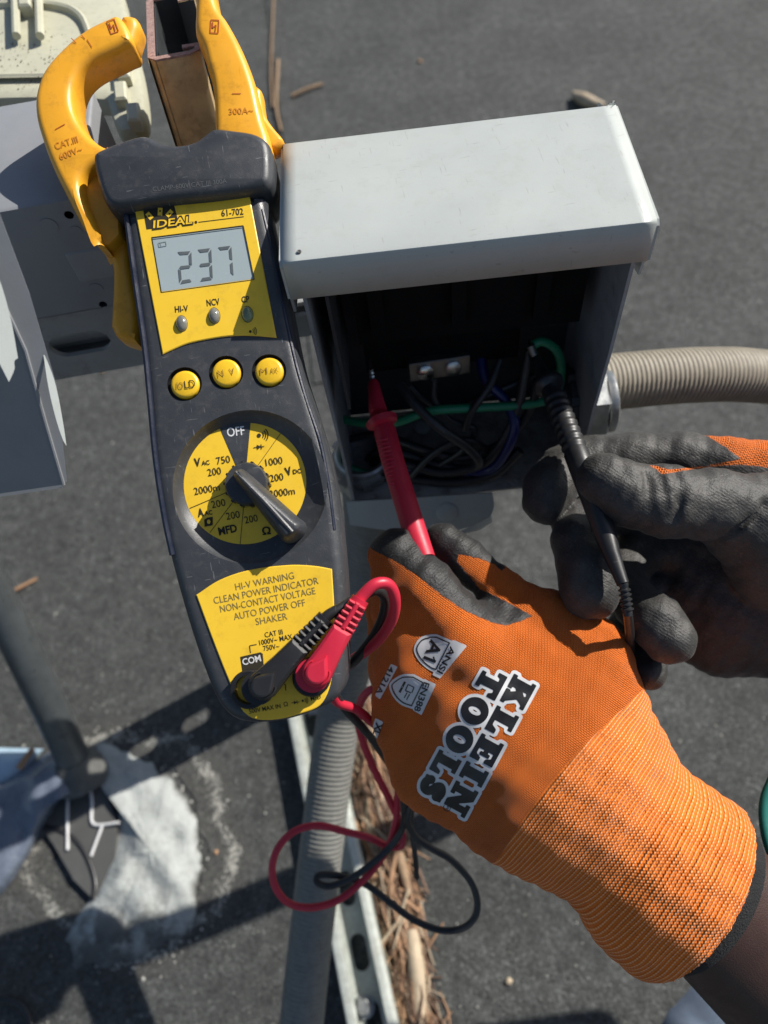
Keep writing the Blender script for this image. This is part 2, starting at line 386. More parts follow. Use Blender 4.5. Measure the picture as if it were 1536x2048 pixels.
def m_glove(name, base, coat, speck):
    """knit back and dipped coating; attributes: coat (signed, mm), cuff (mm), ka, kb (mm along and around)"""
    m, t, b = new_mat(name)
    A = lambda n: N(t, 'ShaderNodeAttribute', attribute_name=n).outputs['Fac']
    v = coords(t); ka, kb = A('ka'), A('kb')
    nz = noise(t, v, 900, 3, .6)
    cm = mth(t, 'ADD', A('coat'), mth(t, 'MULTIPLY_ADD', noise(t, v, 500, 3, .6), 1.2, -.6)); isc = mth(t, 'MULTIPLY_ADD', cm, 3.0, .5, clamp=True)
    cuff = mth(t, 'MULTIPLY_ADD', A('cuff'), 2.5, .5, clamp=True)
    # knit: tiny V stitches in columns
    def wv(x, per, ph=0.0): return mth(t, 'SINE', mth(t, 'MULTIPLY_ADD', x, 2*math.pi/per, ph))
    zig = mth(t, 'MULTIPLY', mth(t, 'ABSOLUTE', mth(t, 'SINE', mth(t, 'MULTIPLY', kb, math.pi/1.5))), .8)
    st = mth(t, 'MULTIPLY', mth(t, 'ADD', wv(mth(t, 'ADD', ka, zig), 1.25), wv(kb, .75)), .25)
    # cuff: raised rings with pale elastic dots
    ring = wv(ka, 1.65); dots = mth(t, 'MULTIPLY', ring, wv(kb, 1.45)); 
    pale = ramp(t, mth(t, 'MULTIPLY', mth(t, 'MAXIMUM', ring, 0), mth(t, 'MULTIPLY_ADD', wv(kb, 1.3), .5, .5)), [(.28, 0), (.62, 1)])
    hgt = mth(t, 'ADD', mth(t, 'MULTIPLY', st, mth(t, 'SUBTRACT', 1.0, cuff)), mth(t, 'MULTIPLY', mth(t, 'ADD', mth(t, 'MULTIPLY', ring, .36), mth(t, 'MULTIPLY', dots, .10)), cuff))
    kn = mixc(t, ramp(t, st, [(.25, 0), (.75, 1)]), tuple(x*.72 for x in base), tuple(min(x*1.12, 1) for x in base))
    cu = mixc(t, ramp(t, ring, [(.2, 0), (.8, 1)]), tuple(x*.90 for x in base), (base[0]*1.0, base[1]*1.45, base[2]*5)); cu = mixc(t, mth(t, 'MULTIPLY', pale, .8), cu, (.90, .43, .23))
    kn = mixc(t, cuff, kn, cu)
    var = ramp(t, noise(t, v, 45, 4, .6), [(.3, .86), (.7, 1.1)]); kn = mixc(t, 1.0, kn, var, 'MULTIPLY')
    cg = mixc(t, ramp(t, noise(t, v, 70, 6, .65), [(.35, 0), (.7, 1)]), coat, speck); cg = mixc(t, ramp(t, nz, [(.45, 0), (.7, .5)]), cg, tuple(x*.5 for x in coat))
    dust = ramp(t, noise(t, v, 1500, 2, .5), [(.66, 0), (.74, .5)]); cg = mixc(t, dust, cg, (.20, .19, .17))
    t.links.new(mixc(t, isc, kn, cg), b.inputs['Base Color'])
    t.links.new(mth(t, 'MULTIPLY_ADD', isc, -.33, .88), b.inputs['Roughness'])
    b.inputs['Specular IOR Level'].default_value = .45
    b.inputs['Sheen Weight'].default_value = .08; b.inputs['Sheen Roughness'].default_value = .4
    inv = mth(t, 'SUBTRACT', 1.0, isc)
    n1 = bump(t, b, mth(t, 'MULTIPLY', hgt, inv), 1.0, .0009)
    rid = mth(t, 'MULTIPLY', wv(mth(t, 'ADD', ka, mth(t, 'MULTIPLY', noise(t, v, 90), 2.5)), 1.15), .5)
    n2 = bump(t, b, mth(t, 'MULTIPLY', mth(t, 'ADD', mth(t, 'MULTIPLY', rid, .16), noise(t, v, 1300, 4, .65)), isc), .5, .0005, n1)
    bump(t, b, noise(t, v, 130, 4, .6), .35, .003, n2)
    return m
M['gloveA'] = m_glove('orange_knit_glove', (.86, .180, .008), (.013, .013, .014), (.026, .026, .025))
M['gloveB'] = m_glove('grey_coated_glove', (.86, .180, .008), (.022, .021, .020), (.062, .058, .052))

# ------------------------------------------------------------------ roof
S = 60
mb = MB(); mb.add([(-S,-S,0),(S,-S,0),(S,S,0),(-S,S,0)], [(0,1,2,3)])
tag(mb.build('roof_surface', M['ground'], None, 0), kind='structure')
# lapped seam of the membrane running away from the camera
a, b_ = PZ(585, 420), PZ(525, -60); e = (b_-a).normalized(); q = e.cross(Vector((0,0,1)))
mb = MB(); A0 = a - e*.35; B0 = b_ + e*2.0
mb.add([A0+Vector((0,0,.0025)), B0+Vector((0,0,.0025)), B0+q*.022+Vector((0,0,.0025)), A0+q*.022+Vector((0,0,.0025)), A0, B0, B0+q*.022, A0+q*.022], [(0,1,2,3),(0,1,5,4),(3,2,6,7),(0,3,7,4),(1,2,6,5)])
lap = mb.build('roof_membrane_lap', M['ground'], None, 0); tag(lap, kind='structure')

# ------------------------------------------------------------------ strut channel maker
def strut(name, mat, parent, frame_o, ax, side, depth_dir, length, w=.0413, dp=.0206, slots=True, th=.0026, lip=.0075, edge=None, inner=None, slot0=.02):
    """C channel: web of width w across `side`, flanges going dp along depth_dir, running along ax"""
    ax = Vector(ax).normalized(); side = Vector(side).normalized(); dd = Vector(depth_dir).normalized(); o = Vector(frame_o)
    prof_o = [(-w/2, dp), (-w/2, 0), (w/2, 0), (w/2, dp)]
    mb = MB()
    def pt(s, d, l): return o + side*s + dd*d + ax*l
    # web as sheet with slot holes
    fr = Frame(o, ax, side)
    sgn = 1 if fr.n.dot(dd) > 0 else -1
    holes = []; out = [(0, -w/2), (length, -w/2), (length, w/2), (0, w/2)]
    sy = 1 if fr.ey.dot(side) > 0 else -1
    if slots:
        x = slot0
        while x < length - .02:
            hl = []
            for i in range(17): an = -math.pi/2 + math.pi*i/16; hl.append((x+.0075 + .0068*math.cos(an), .0068*math.sin(an)))
            for i in range(17): an = math.pi/2 + math.pi*i/16; hl.append((x-.0075 + .0068*math.cos(an), .0068*math.sin(an)))
            holes.append(hl); x += .0508
    for h in (0, th):
        loops = [[Vector((x, y, 0)) for x, y in out]] + [[Vector((x, y, 0)) for x, y in ho] for ho in holes]
        idx = [p for l in loops for p in l]; st = len(mb.v)
        mb.v += [fr.W(p.x, p.y, sgn*h) for p in idx]
        mb.f += [tuple(st+i for i in t) for t in tessellate_polygon(loops)]
    for ho in holes:
        st = len(mb.v); n = len(ho)
        mb.v += [fr.W(x, y, 0) for x, y in ho] + [fr.W(x, y, sgn*th) for x, y in ho]
        mb.f += [(st+k, st+(k+1) % n, st+n+(k+1) % n, st+n+k) for k in range(n)]
    # flanges with rolled lips, one closed profile each
    for s in (-1, 1):
        r = .003
        path = [(w/2, 0)]
        path = [(w/2-.004, th/2), (w/2-.0022, th/2+.0003), (w/2-th/2, .004), (w/2-th/2, dp-r), (w/2-th/2-r*.3, dp-r*.3), (w/2-r-th/2, dp-th/2+.0008), (w/2-lip, dp-th/2+.0008), (w/2-lip-.0007, dp-.004), (w/2-lip-.0007, dp-.0065)]
        prof = []
        up, dn = [], []
        for i, p in enumerate(path):
            a = np.array(path[max(i-1, 0)]); c = np.array(path[min(i+1, len(path)-1)]); tt = (c-a)/np.linalg.norm(c-a); nn = np.array((-tt[1], tt[0]))*th*.46
            up.append(np.array(p)+nn); dn.append(np.array(p)-nn)
        ring = up + dn[::-1]; n = len(ring); st = len(mb.v)
        for l in (0, length): mb.v += [pt(s*float(p[0]), float(p[1]), l) for p in ring]
        mb.f += [(st+k, st+(k+1) % n, st+n+(k+1) % n, st+n+k) for k in range(n)]
        m2 = len(path)
        for l in (0, 1):
            for k in range(m2-1): mb.f.append((st+l*n+k, st+l*n+k+1, st+l*n+n-2-k, st+l*n+n-1-k))
    ob = mb.build(name, mat, parent, 35)
    if edge:   # raw sawn end
        mb = MB(); e0 = -.0004
        path = [(-w/2+lip, dp-.0065), (-w/2+lip, dp-th/2+.0008), (-w/2+.003, dp-th/2+.0004), (-w/2+th/2, dp-.004), (-w/2+th/2, .003), (-w/2+.003, th/2), (w/2-.003, th/2), (w/2-th/2, .003), (w/2-th/2, dp-.004), (w/2-.003, dp-th/2+.0004), (w/2-lip, dp-th/2+.0008), (w/2-lip, dp-.0065)]
        up, dn = [], []
        for i, p in enumerate(path):
            a = np.array(path[max(i-1, 0)]); c = np.array(path[min(i+1, len(path)-1)]); tt = (c-a)/np.linalg.norm(c-a); nn = np.array((-tt[1], tt[0]))*th*.56
            up.append(np.array(p)+nn); dn.append(np.array(p)-nn)
        st = len(mb.v); n = len(path)
        for l in (e0, .0004):
            mb.v += [pt(float(p[0]), float(p[1]), l) for p in up] + [pt(float(p[0]), float(p[1]), l) for p in dn]
        for k in range(n-1): mb.f += [(st+k, st+k+1, st+n+k+1, st+n+k), (st+2*n+k, st+2*n+k+1, st+3*n+k+1, st+3*n+k), (st+k, st+k+1, st+2*n+k+1, st+2*n+k), (st+n+k, st+n+k+1, st+3*n+k+1, st+3*n+k)]
        mb.build('sawn_edge', edge, parent, 35)
    return ob

# upright strut hooked by the clamp
top = P(352, 118, .286); base = PZ(706, 1340, .0)
ax = (base-top).normalized()
# in the picture the flange runs right, the web runs up-left
sideU = (P(272, 0, .285) - P(300, 128, .286)); sideU = (sideU - ax*sideU.dot(ax)).normalized()
dirF = (P(412, 108, .286) - P(300, 128, .286)); dirF = dirF - ax*dirF.dot(ax) - sideU*dirF.dot(sideU); dirF.normalize()
t = thing('strut_post', 'upright brown steel strut channel with a raw sawn top, gripped by the yellow clamp jaws', 'strut', base)
o3 = P(297,124,.286) + sideU*.031
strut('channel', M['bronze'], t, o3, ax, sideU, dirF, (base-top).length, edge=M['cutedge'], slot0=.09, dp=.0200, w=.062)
po = [o for o in t.children if o.name.startswith('channel')][0]; po.data.materials.append(M['insideshade']); cx_ = o3 + dirF*.0095 - wpos(t); nrm_ok = 0
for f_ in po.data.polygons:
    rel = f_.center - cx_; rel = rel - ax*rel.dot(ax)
    if rel.dot(f_.normal) < 0 and abs(f_.normal.dot(ax)) < .5: f_.material_index = 1  # inward faces take the painted shade colour
mb = MB(); mb.box((-.05,-.04,0), (.05,.04,.006), Matrix.Translation(base)); mb.build('base_plate', M['galv'], t, 30)
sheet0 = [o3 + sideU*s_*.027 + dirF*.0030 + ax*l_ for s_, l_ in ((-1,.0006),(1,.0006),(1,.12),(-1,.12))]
mb = MB(); mb.add(sheet0 + [p + dirF*.0006 for p in sheet0], [(0,1,2,3),(4,5,6,7),(0,1,5,4),(1,2,6,5),(2,3,7,6),(3,0,4,7)]); mb.build('inner_shade_plate', M['insideshade'], t, 30)  # added dark plate, paints the shade down inside the channel

# horizontal strut behind the boxes
s0 = PY(92, 692, .266); 
zc = PY(160, 688, .266).z
t = thing('cross_strut', 'horizontal grey strut with long slots, below the left grey box and behind the meter', 'strut', (0, .266, zc-.02))
xs = PY(160, 688, .266).x
strut('channel', M['boxgrey'], t, (-.62, .266, zc), (1,0,0), (0,0,1), (0,1,0), .71, slot0=((xs+.62) % .0508))

# ------------------------------------------------------------------ left electrical boxes
# low box hung on the cross strut
t = thing('junction_box', 'dark grey metal junction box with small holes, behind the left clamp jaw', 'electrical box', (-.22, .30, .50))
zb, zt = .511, .566
mb = MB(); fr = Frame((-.36, .2615, zb), (1,0,0), (0,0,1))
x1 = .268
def rr(x0, y0, x1, y1, r, n=4):
    pts = []
    for cx, cy, a in ((x1-r, y0+r, -90), (x1-r, y1-r, 0), (x0+r, y1-r, 90), (x0+r, y0+r, 180)):
        for i in range(n+1): an = math.radians(a+90*i/n); pts.append((cx+r*math.cos(an), cy+r*math.sin(an)))
    return pts
hA = [circle(((lambda q: (q.x+.36, q.z-zb))(PY(px, py, .2615))), r, 16) for px, py, r in ((206, 609, .0018), (138, 430, .0018))]
slab(mb, fr, rr(0, 0, x1, zt-zb, .0015), [(.0008, .0), (0, -.0012), (0, -.071)], holes=hA)
mb.build('enclosure', M['boxleft'], t)
for px, py, r in ((97, 452, 15), (192, 577, 12), (152, 462, 10)):
    q = PY(px, py, .2615); mb = MB(); lathe(mb, Frame((q.x, .2615, q.z), (1,0,0), (0,0,1)), (0,0), [(r*.00024, -.0005), (r*.00024, .0003), (r*.00022, .0003)], 20); mb.build('knockout', M['boxleft'], t, 30)
# little recessed plate
q = PY(175, 525, .2615); mb = MB(); slab(mb, Frame((q.x, .2615, q.z), (1,0,0), (0,0,1)), rr(-.007, -.009, .012, .006, .001), [(.0005, .0006), (0, 0)]); mb.build('stamped_plate', M['boxgrey'], t)


# cover of a weatherproof outlet (upper left)
cf = Frame.from_points(P(0, 180, .365), P(240, 160, .365), P(0, 0, .40))
t = thing('outlet_cover', 'cream plastic weatherproof outlet cover lying open at the top left, speckled inside', 'outlet cover', cf.W(0,0,-.03))
out = lpx(cf, spl2([(-330,-120,1),(-60,-170),(150,-120),(235,-40),(262,60),(285,150),(292,240),(272,266,1),(238,262),(214,205,1),(100,200),(-330,214,1)], 5))
inn = lpx(cf, spl2([(-320,50,1),(60,32),(150,42),(185,70),(205,150),(200,178),(80,186),(-320,190,1)], 5), -.004)
mb = MB(); slab(mb, cf, out, [(.004, .002), (.001, .001), (0, -.002), (0, -.007)]); mb.build('rim', M['cream'], t)
mb = MB(); slab(mb, cf, inn, [(0, .0045), (.0012, .0052), (.0028, .0045), (.0035, .0022)], bottom=False, top=False); mb.build('inner_bead', M['cream'], t)
mb = MB()
for k in range(360):
    px, py = rnd.uniform(-60, 195), rnd.uniform(60, 180); c = cf.L(px, py, .003); r = rnd.uniform(.00012, .0006)*rnd.random()
    lathe(mb, cf, c, [(r, .0021), (r*.9, .0024)], 6)
tag(mb.build('dirt_specks', M['conduit'], t), kind='stuff')
for px in (28, 75):
    mb = MB(); a = cf.pt(px, -60, .006); b2 = cf.pt(px+5, 72, .006); mb.tube([a, b2], .0022, 8); mb.build('hinge_rib', M['cream'], t)
mb = MB(); slab(mb, cf, lpx(cf, [(35,-20),(62,-22),(64,18),(40,20)], .006), [(.001,.0085),(0,.0075),(0,.002)]); mb.build('hinge_clip', M['cream'], t)
for x, y in ((246, 140), (266, 228), (240, 185)):
    mb = MB(); slab(mb, cf, lpx(cf, [(x-14,y-18),(x+12,y-20),(x+15,y+16),(x-10,y+18)], .006), [(.001,.0075),(0,.0065),(0,.001)]); mb.build('latch_lug', M['cream'], t)

# hood of the nearest left enclosure
t = thing('disconnect_hood', 'bent grey sheet-metal hood of the left box, in shade with sunlit slivers on its edge', 'electrical box', P(-60, 900, .36))
def sheet(mb, pts, nrm, th):
    n = len(pts); st = len(mb.v); mb.v += pts + [p - nrm*th for p in pts]
    mb.f += [tuple(st+i for i in range(n)), tuple(st+n+i for i in range(n))[::-1]] + [(st+i, st+(i+1) % n, st+n+(i+1) % n, st+n+i) for i in range(n)]
B3 = lambda x, y, z: R*x + U*y - F*z
class Pl:
    def __init__(s, o, n): s.o = o; s.n = n.normalized()
    def __call__(s, px, py, h=0.0): rr_ = ray(px, py); return CAM + rr_*(((s.o + s.n*h - CAM).dot(s.n))/rr_.dot(s.n))
b2 = P(127, 969, .268)
ns = B3(.42, -.52, .74); nf = B3(-.05, -.72, .69)
ps_, pf_ = Pl(b2, ns), Pl(b2, nf)
edge_px = [(-60, 470), (0, 592), (50, 700), (92, 850), (127, 969)]
e1_ = [(-60, 270), (0, 430), (60, 590), (113, 770), (134, 962)]
mb = MB(); sheet(mb, [ps_(*p) for p in e1_] + [ps_(*p) for p in edge_px[::-1]], ps_.n, .0015); mb.build('side_panel', M['boxleft'], t, 30)
mb = MB(); sheet(mb, [ps_(*p) for p in edge_px] + [pf_(-300, 1030), pf_(-300, 500)], pf_.n, .0015); mb.build('front_panel', M['boxleft'], t, 20)
for pts in ([(86,704,1),(97,728),(112,772),(127,850),(133,892,1),(126,880),(112,838),(97,775)], [(-40,470,1),(0,562),(22,640),(36,716,1),(29,722),(29,738),(18,764,1),(-40,650,1)]):  # added slivers in paler paint, tilted to the light, standing in for sun patches
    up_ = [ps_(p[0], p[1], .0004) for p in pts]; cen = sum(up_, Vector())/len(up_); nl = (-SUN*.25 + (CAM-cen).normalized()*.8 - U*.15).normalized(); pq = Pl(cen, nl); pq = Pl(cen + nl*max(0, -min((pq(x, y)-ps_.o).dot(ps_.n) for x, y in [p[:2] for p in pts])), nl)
    mb = MB(); sheet(mb, [pq(x, y) for x, y in spl2(pts, 5)], nl, .0003); mb.build('sun_sliver', M['lid'], t, 30)
mb = MB(); mb.tube([ps_(*p, .0004) for p in edge_px], .0007, 8); mb.build('folded_edge', M['boxleft'], t)
mb = MB(); d2, d0 = P(116, 962, .335), P(-300, 1020, .335); sheet(mb, [pf_(124, 969, -.0016), d2, d0, pf_(-300, 1030, -.0016)], (d2-b2).cross(d0-b2).normalized(), .0012); mb.build('bottom_panel', M['boxleft'], t, 30)

# ------------------------------------------------------------------ open disconnect box
X0, X1, YF, YB, ZB, ZT = -.0160, .1035, .2055, .2650, .4020, .5665
t = thing('disconnect_box', 'open grey electrical disconnect box with white hood lid and dark wired interior', 'electrical box', ((X0+X1)/2, (YF+YB)/2, ZB))
BOX = t
th = .0014
def plateX(mb, x, pts, th):
    n = len(pts); st = len(mb.v)
    mb.v += [Vector((x, y, z)) for y, z in pts] + [Vector((x+th, y, z)) for y, z in pts]
    mb.f += [tuple(st+i for i in range(n)), tuple(st+n+i for i in range(n))] + [(st+i, st+(i+1) % n, st+n+(i+1) % n, st+n+i) for i in range(n)]
wall = [(YF, ZB), (YF+.001, ZB+.06), (YF-.0005, ZB+.10), (YF, ZT-.003), (YB, ZT-.002), (YB, ZB)]
for x in (X0, X1-th):
    mb = MB(); plateX(mb, x, wall, th); mb.build('side_wall', M['boxgrey'], t, 30)
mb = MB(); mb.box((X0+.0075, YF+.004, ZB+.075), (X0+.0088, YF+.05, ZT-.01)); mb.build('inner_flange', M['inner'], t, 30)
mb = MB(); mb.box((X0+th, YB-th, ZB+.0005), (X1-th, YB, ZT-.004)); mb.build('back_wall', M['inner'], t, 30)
# bottom with hub hole
hub = Vector(((lambda q: (q.x, q.y, ZB))(PZ(727, 925, ZB))))
frb = Frame((X0, YF, ZB), (1,0,0), (0,1,0)); hq = Matrix.Rotation(math.radians(5.2), 3, 'Z') @ (hub - Vector((-.0172, .2027, 0))) + Vector((-.0172, .2027, 0))
mb = MB(); slab(mb, frb, [(th, 0), (X1-X0-th, 0), (X1-X0-th, YB-YF-th), (th, YB-YF-th)], [(0, .0), (0, -.0014)], holes=[circle((hq.x-X0, hq.y-YF), .0125, 28)]); mb.build('bottom_plate', M['rusty'], t, 30)
for px, py, r in ((845, 855, .0042), (872, 950, .0042)):
    q = PZ(px, py, ZB+.0006); mb = MB(); lathe(mb, Frame(q, (1,0,0), (0,1,0)), (0,0), [(r, -.0005), (r, .0006), (r*.8, .001)], 20); mb.build('knockout', M['lid'], t)
# bottom front tab
tf = Frame.from_points(P(700, 1004, .392), P(985, 986, .392), P(860, 1075, .402))
tab = spl2([(692,1004,1),(985,986,1),(988,1012),(975,1040),(915,1060),(850,1066),(770,1060),(700,1050,1)], 4)
mb = MB(); slab(mb, tf, lpx(tf, tab), [(0, 0), (0, -.0014)]); mb.build('mounting_tab', M['lid'], t, 30)
tl = Pl(tf.pt(950, 1050, .0012), (-SUN*.9 + (CAM-tf.pt(950,1050)).normalized()*.5)) if False else None
lipn = (-SUN + (CAM-tf.pt(950,1050)).normalized()*.4).normalized(); q0 = tf.pt(985, 1036, .0002)
mb = MB(); lp = []
for x_, y_ in ((916,1064),(950,1050),(984,1032),(984,1044),(962,1058),(930,1066)): rr_ = ray(x_, y_); lp.append(CAM + rr_*((q0-CAM).dot(lipn)/rr_.dot(lipn)))
st = len(mb.v); mb.v += lp + [p - lipn*.0008 for p in lp]; mb.f += [tuple(range(6)), tuple(range(6, 12))] + [(i, (i+1) % 6, 6+(i+1) % 6, 6+i) for i in range(6)]
mb.build('tab_sun_sliver', M['lid'], t, 30)  # added piece turned toward the sun to make the bright sliver on the tab
c = tf.L(893, 1024); mb = MB(); lathe(mb, tf, c, [(.0055, -.0002), (.0055, .0006), (.005, .0009)], 24); mb.build('knockout', M['lid'], t)
# locknut and hub in the bottom
mb = MB(); fz = Frame((hub.x, hub.y, ZB), (1,0,0), (0,1,0))
lathe(mb, fz, (0,0), [(.0120, -.002), (.0120, .009), (.0138, .0094), (.0150, .0085), (.0150, .0040), (.0178, .0038), (.0182, .0008), (.016, .0002)], 36)
o = mb.build('hub_bushing', M['galv'], t)
mb = MB()
for k in range(8):
    an = 2*math.pi*k/8; Mx = Matrix.Translation(Vector((hub.x, hub.y, ZB+.0022))) @ Matrix.Rotation(an, 4, 'Z')
    mb.box((.0165, -.0025, -.0016), (.0200, .0025, .0014), Mx)
mb.build('locknut_tooth', M['galv'], o)
# interior furniture
mb = MB(); mb.box((X0+.016, YB-.036, .497), (X1-.008, YB-.0025, .552)); mb.build('switch_base', M['bakelite'], t, 30)
for k in range(3): mb = MB(); mb.box((X0+.022+k*.034, YB-.040, .505), (X0+.028+k*.034, YB-.0362, .548)); mb.build('phase_barrier', M['bakelite'], t, 30)
mb = MB(); mb.box((X0+.016, YB-.022, .462), (X1-.03, YB-.0025, .4965)); mb.build('insulator_block', M['bakelite'], t, 30)
gy = YB-.030
gA, gB = PY(817, 740, gy), PY(938, 722, gy)
gf = Frame(gA, gB-gA, (0, .25, 1))
L_ = (gB-gA).length
mb = MB(); slab(mb, gf, rr(0, -.005, L_, .005, .0006), [(.0004, .003), (0, .0026), (0, -.004)]); bar = mb.build('terminal_bar', M['brass'], t)
for u_ in (.0075, L_-.0085):
    mb = MB(); lathe(mb, gf, (u_, 0), [(.0040, .003), (.0040, .0046), (.0032, .0052)], 20); sc = mb.build('terminal_screw', M['steel'], bar)
    mb = MB(); stroke_m = mb.box((-.0030, -.0004, .0053), (.0030, .0004, .0055)); 
    for i in range(len(mb.v)): p = mb.v[i].copy(); mb.v[i] = gf.W(u_ + p.x*.8 - p.y*.6, p.x*.6 + p.y*.8, p.z)
# wires
def wire(name, mat, pts, r=.0022, n=8):
    mb = MB(); mb.tube(spline([P(*p) for p in pts], n), r, 10); return mb.build(name, mat, t)
wire('green_wire', M['green'], [(672,835,.375),(720,845,.37),(790,845,.362),(860,822,.358),(960,815,.36),(1060,808,.358),(1110,790,.355),(1122,740,.348),(1112,700,.34),(1085,683,.335),(1066,690,.335)], .0022)
wire('black_wire', M['blackrub'], [(800,770,.352),(835,815,.350),(885,860,.352),(935,895,.362),(958,925,.37),(930,938,.385),(860,925,.39),(800,905,.39),(760,900,.395),(735,920,.41)], .0024)
wire('black_wire', M['blackrub'], [(1060,700,.345),(1048,760,.352),(1035,820,.36),(1000,890,.37),(960,930,.38),(880,945,.388),(800,925,.39),(745,925,.405)], .0024)
wire('black_wire', M['blackrub'], [(1165,760,.375),(1110,740,.36),(1000,780,.362),(900,820,.37),(850,800,.372),(820,770,.37)], .0018)
wire('black_wire', M['blackrub'], [(930,860,.366),(945,820,.358),(980,770,.352),(1000,720,.35)], .0019)
wire('black_wire', M['blackrub'], [(815,960,.39),(870,905,.376),(930,880,.37),(985,905,.38)], .0019)
wire('black_wire', M['blackrub'], [(690,880,.40),(760,870,.39),(850,900,.385),(930,915,.385),(1010,880,.375),(1060,820,.362),(1075,760,.35)], .0022)
wire('black_wire', M['blackrub'], [(700,950,.405),(800,955,.398),(900,965,.394),(985,950,.386),(1040,900,.375)], .0026)
wire('black_wire', M['blackrub'], [(880,930,.388),(925,900,.378),(950,860,.37),(900,840,.365),(870,800,.358),(868,760,.352)], .0017)
wire('blue_wire', M['blue'], [(960,705,.36),(972,760,.36),(1010,800,.362),(1030,850,.362),(1010,905,.372),(975,940,.385),(900,940,.39),(760,935,.40)], .0026)
mb = MB()
rg = []
for i in range(25): an = math.pi*(1.0 + 1.15*i/24); rg.append(Vector((hub.x+.0098*math.cos(an), hub.y+.0098*math.sin(an), ZB+.004+.003*math.sin(i*.3))))
rg.insert(0, rg[0]+Vector((.002,.004,.02))); mb.tube(rg, .0022, 10); mb.build('green_wire', M['green'], t)
# ground screw with pigtail
mb = MB(); 
pp = [P(1060, 690, .333), P(1068, 712, .3345)]
ax_ = pp[1]-pp[0]
for i in range(9): pass
mb.tube([pp[0]+ax_*(i/16) for i in range(17)], [.0022 if i % 2 else .0017 for i in range(17)], 12); mb.build('ground_screw', M['steel'], t)

# lid
YL0 = .2020; YL1 = .2675; XL0, XL1 = -.0195, .1060
zf, zk = .5690, .5695
mb = MB()
nx = 24
prof = [(YL1, zk-.02), (YL1, zk-.001), (YL1-.001, zk)] + [(YL1-.001 + (YL0+.0018-YL1+.001)*i/6, zk + (zf-zk)*i/6 + .0003*math.sin(math.pi*i/6)) for i in range(1, 7)] + [(YL0+.0005, zf-.0003), (YL0, zf-.0012), (YL0-.0002, zf-.0166)]
for j in range(nx+1):
    x = XL0 + (XL1-XL0)*j/nx
    for k, (y, z) in enumerate(prof): mb.v.append(Vector((x, y, z + .00012*math.sin(j*.55)*(1 if 2 < k < 8 else 0))))
m_ = len(prof)
for j in range(nx):
    for k in range(m_-1): mb.f.append((j*m_+k, j*m_+k+1, (j+1)*m_+k+1, (j+1)*m_+k))
lid = mb.build('hood_lid', M['lid'], t, 30)
sol = lid.modifiers.new('thickness', 'SOLIDIFY'); sol.thickness = .0012; sol.offset = -1
flap = [(YL0+.0002, zf-.002), (YL0, zf-.0163), (YL0+.0035, zf-.0172), (YL0+.0045, zf-.027), (YL0+.012, zf-.029), (YL1, zf-.030), (YL1, zk-.0012), (YL0+.002, zf-.0006)]
for x in (XL0-.0011, XL1+.0001):
    mb = MB(); plateX(mb, x, flap, .001); mb.build('lid_side', M['lid'], lid, 30)
mb = MB(); q = Vector((XL0+.006, YL0+.004, zf+.0004))
lathe(mb, Frame(q, (1,0,0), (0,1,.08)), (0,0), [(.0009, 0), (.0007, .0003), (.0003, .0001)], 10); mb.build('paint_chip', M['smoothdark'], lid)
# crumpled back-right corner
mb = MB(); cc = Vector((XL1-.004, YL1-.003, zk))
for k in range(6):
    a = cc + Vector((rnd.uniform(-.002,.004), rnd.uniform(-.003,.004), rnd.uniform(-.001,.0015)))
    mb.add([a, a+Vector((rnd.uniform(.001,.003),rnd.uniform(-.002,.002),-.001)), a+Vector((rnd.uniform(-.001,.002),rnd.uniform(.001,.003),-.0015)), a+Vector((0,0,-.002))], [(0,1,2),(0,2,3),(0,1,3),(1,2,3)])
mb.build('crumpled_corner', M['lid'], lid, 0)

YAW = math.radians(-5.2); PIV = Vector((-.0172, .2027, 0)); RZ = Matrix.Rotation(YAW, 3, 'Z')
def yawed(o, kids=True):
    off = wpos(o); me = o.data
    for v in me.vertices: v.co = RZ @ (v.co + off - PIV) + PIV - off
    me.update()
    if kids:
        for c in o.children: yawed(c)
for o in BOX.children:
    if not any(k in o.name for k in ('wire', 'tab', 'knockout', 'hub', 'terminal_bar', 'ground_screw')): yawed(o)
# ------------------------------------------------------------------ conduits
def corrugated(path, r, pitch=.0026, amp=.0003, n=16):
    pts = spline(path, 24); d = [0]
    for a, b in zip(pts, pts[1:]): d.append(d[-1]+(b-a).length)
    out, rad = [], []; s = 0; i = 0
    while s < d[-1]:
        while d[i+1] < s: i += 1
        u = (s-d[i])/(d[i+1]-d[i]); out.append(pts[i].lerp(pts[i+1], u)); rad.append(r + amp*math.sin(2*math.pi*s/pitch)); s += pitch/6
    return out, rad
cy = .2355; cz = PY(1215, 762, cy).z
t2 = thing('flexible_conduit', 'tan ribbed flexible conduit entering the right side of the disconnect box through a metal nut', 'conduit', (.13, cy, cz-.015))
pa, ra = corrugated([Vector((.1185, cy, cz)), PY(1400, 750, cy+.002), PY(1560, 757, cy+.006), PY(1900, 800, cy+.02), Vector((.5, .30, .30))], .0146)
mb = MB(); mb.tube(pa, ra, 24); mb.build('jacket', M['conduit'], t2, 60)
mb = MB(); fx = Frame((X1+.0015, cy, cz), (0,1,0), (0,0,1))
hexo = [(.0182*math.cos(math.radians(60*i+12)), .0182*math.sin(math.radians(60*i+12))) for i in range(6)]
slab(mb, fx, hexo, [(.0015, .0135), (0, .012), (0, .003), (.001, .002)]) ; nut = mb.build('connector_nut', M['galv'], t2, 30)
mb = MB(); lathe(mb, fx, (0,0), [(.0172, .0), (.0172, .0034), (.0165, .0036)], 32); mb.build('sealing_ring', M['pipe'], t2)
mb = MB(); lathe(mb, fx, (0,0), [(.0155, .0132), (.0162, .0142), (.0160, .0172), (.0148, .0180)], 32); mb.build('collar', M['galv'], t2)
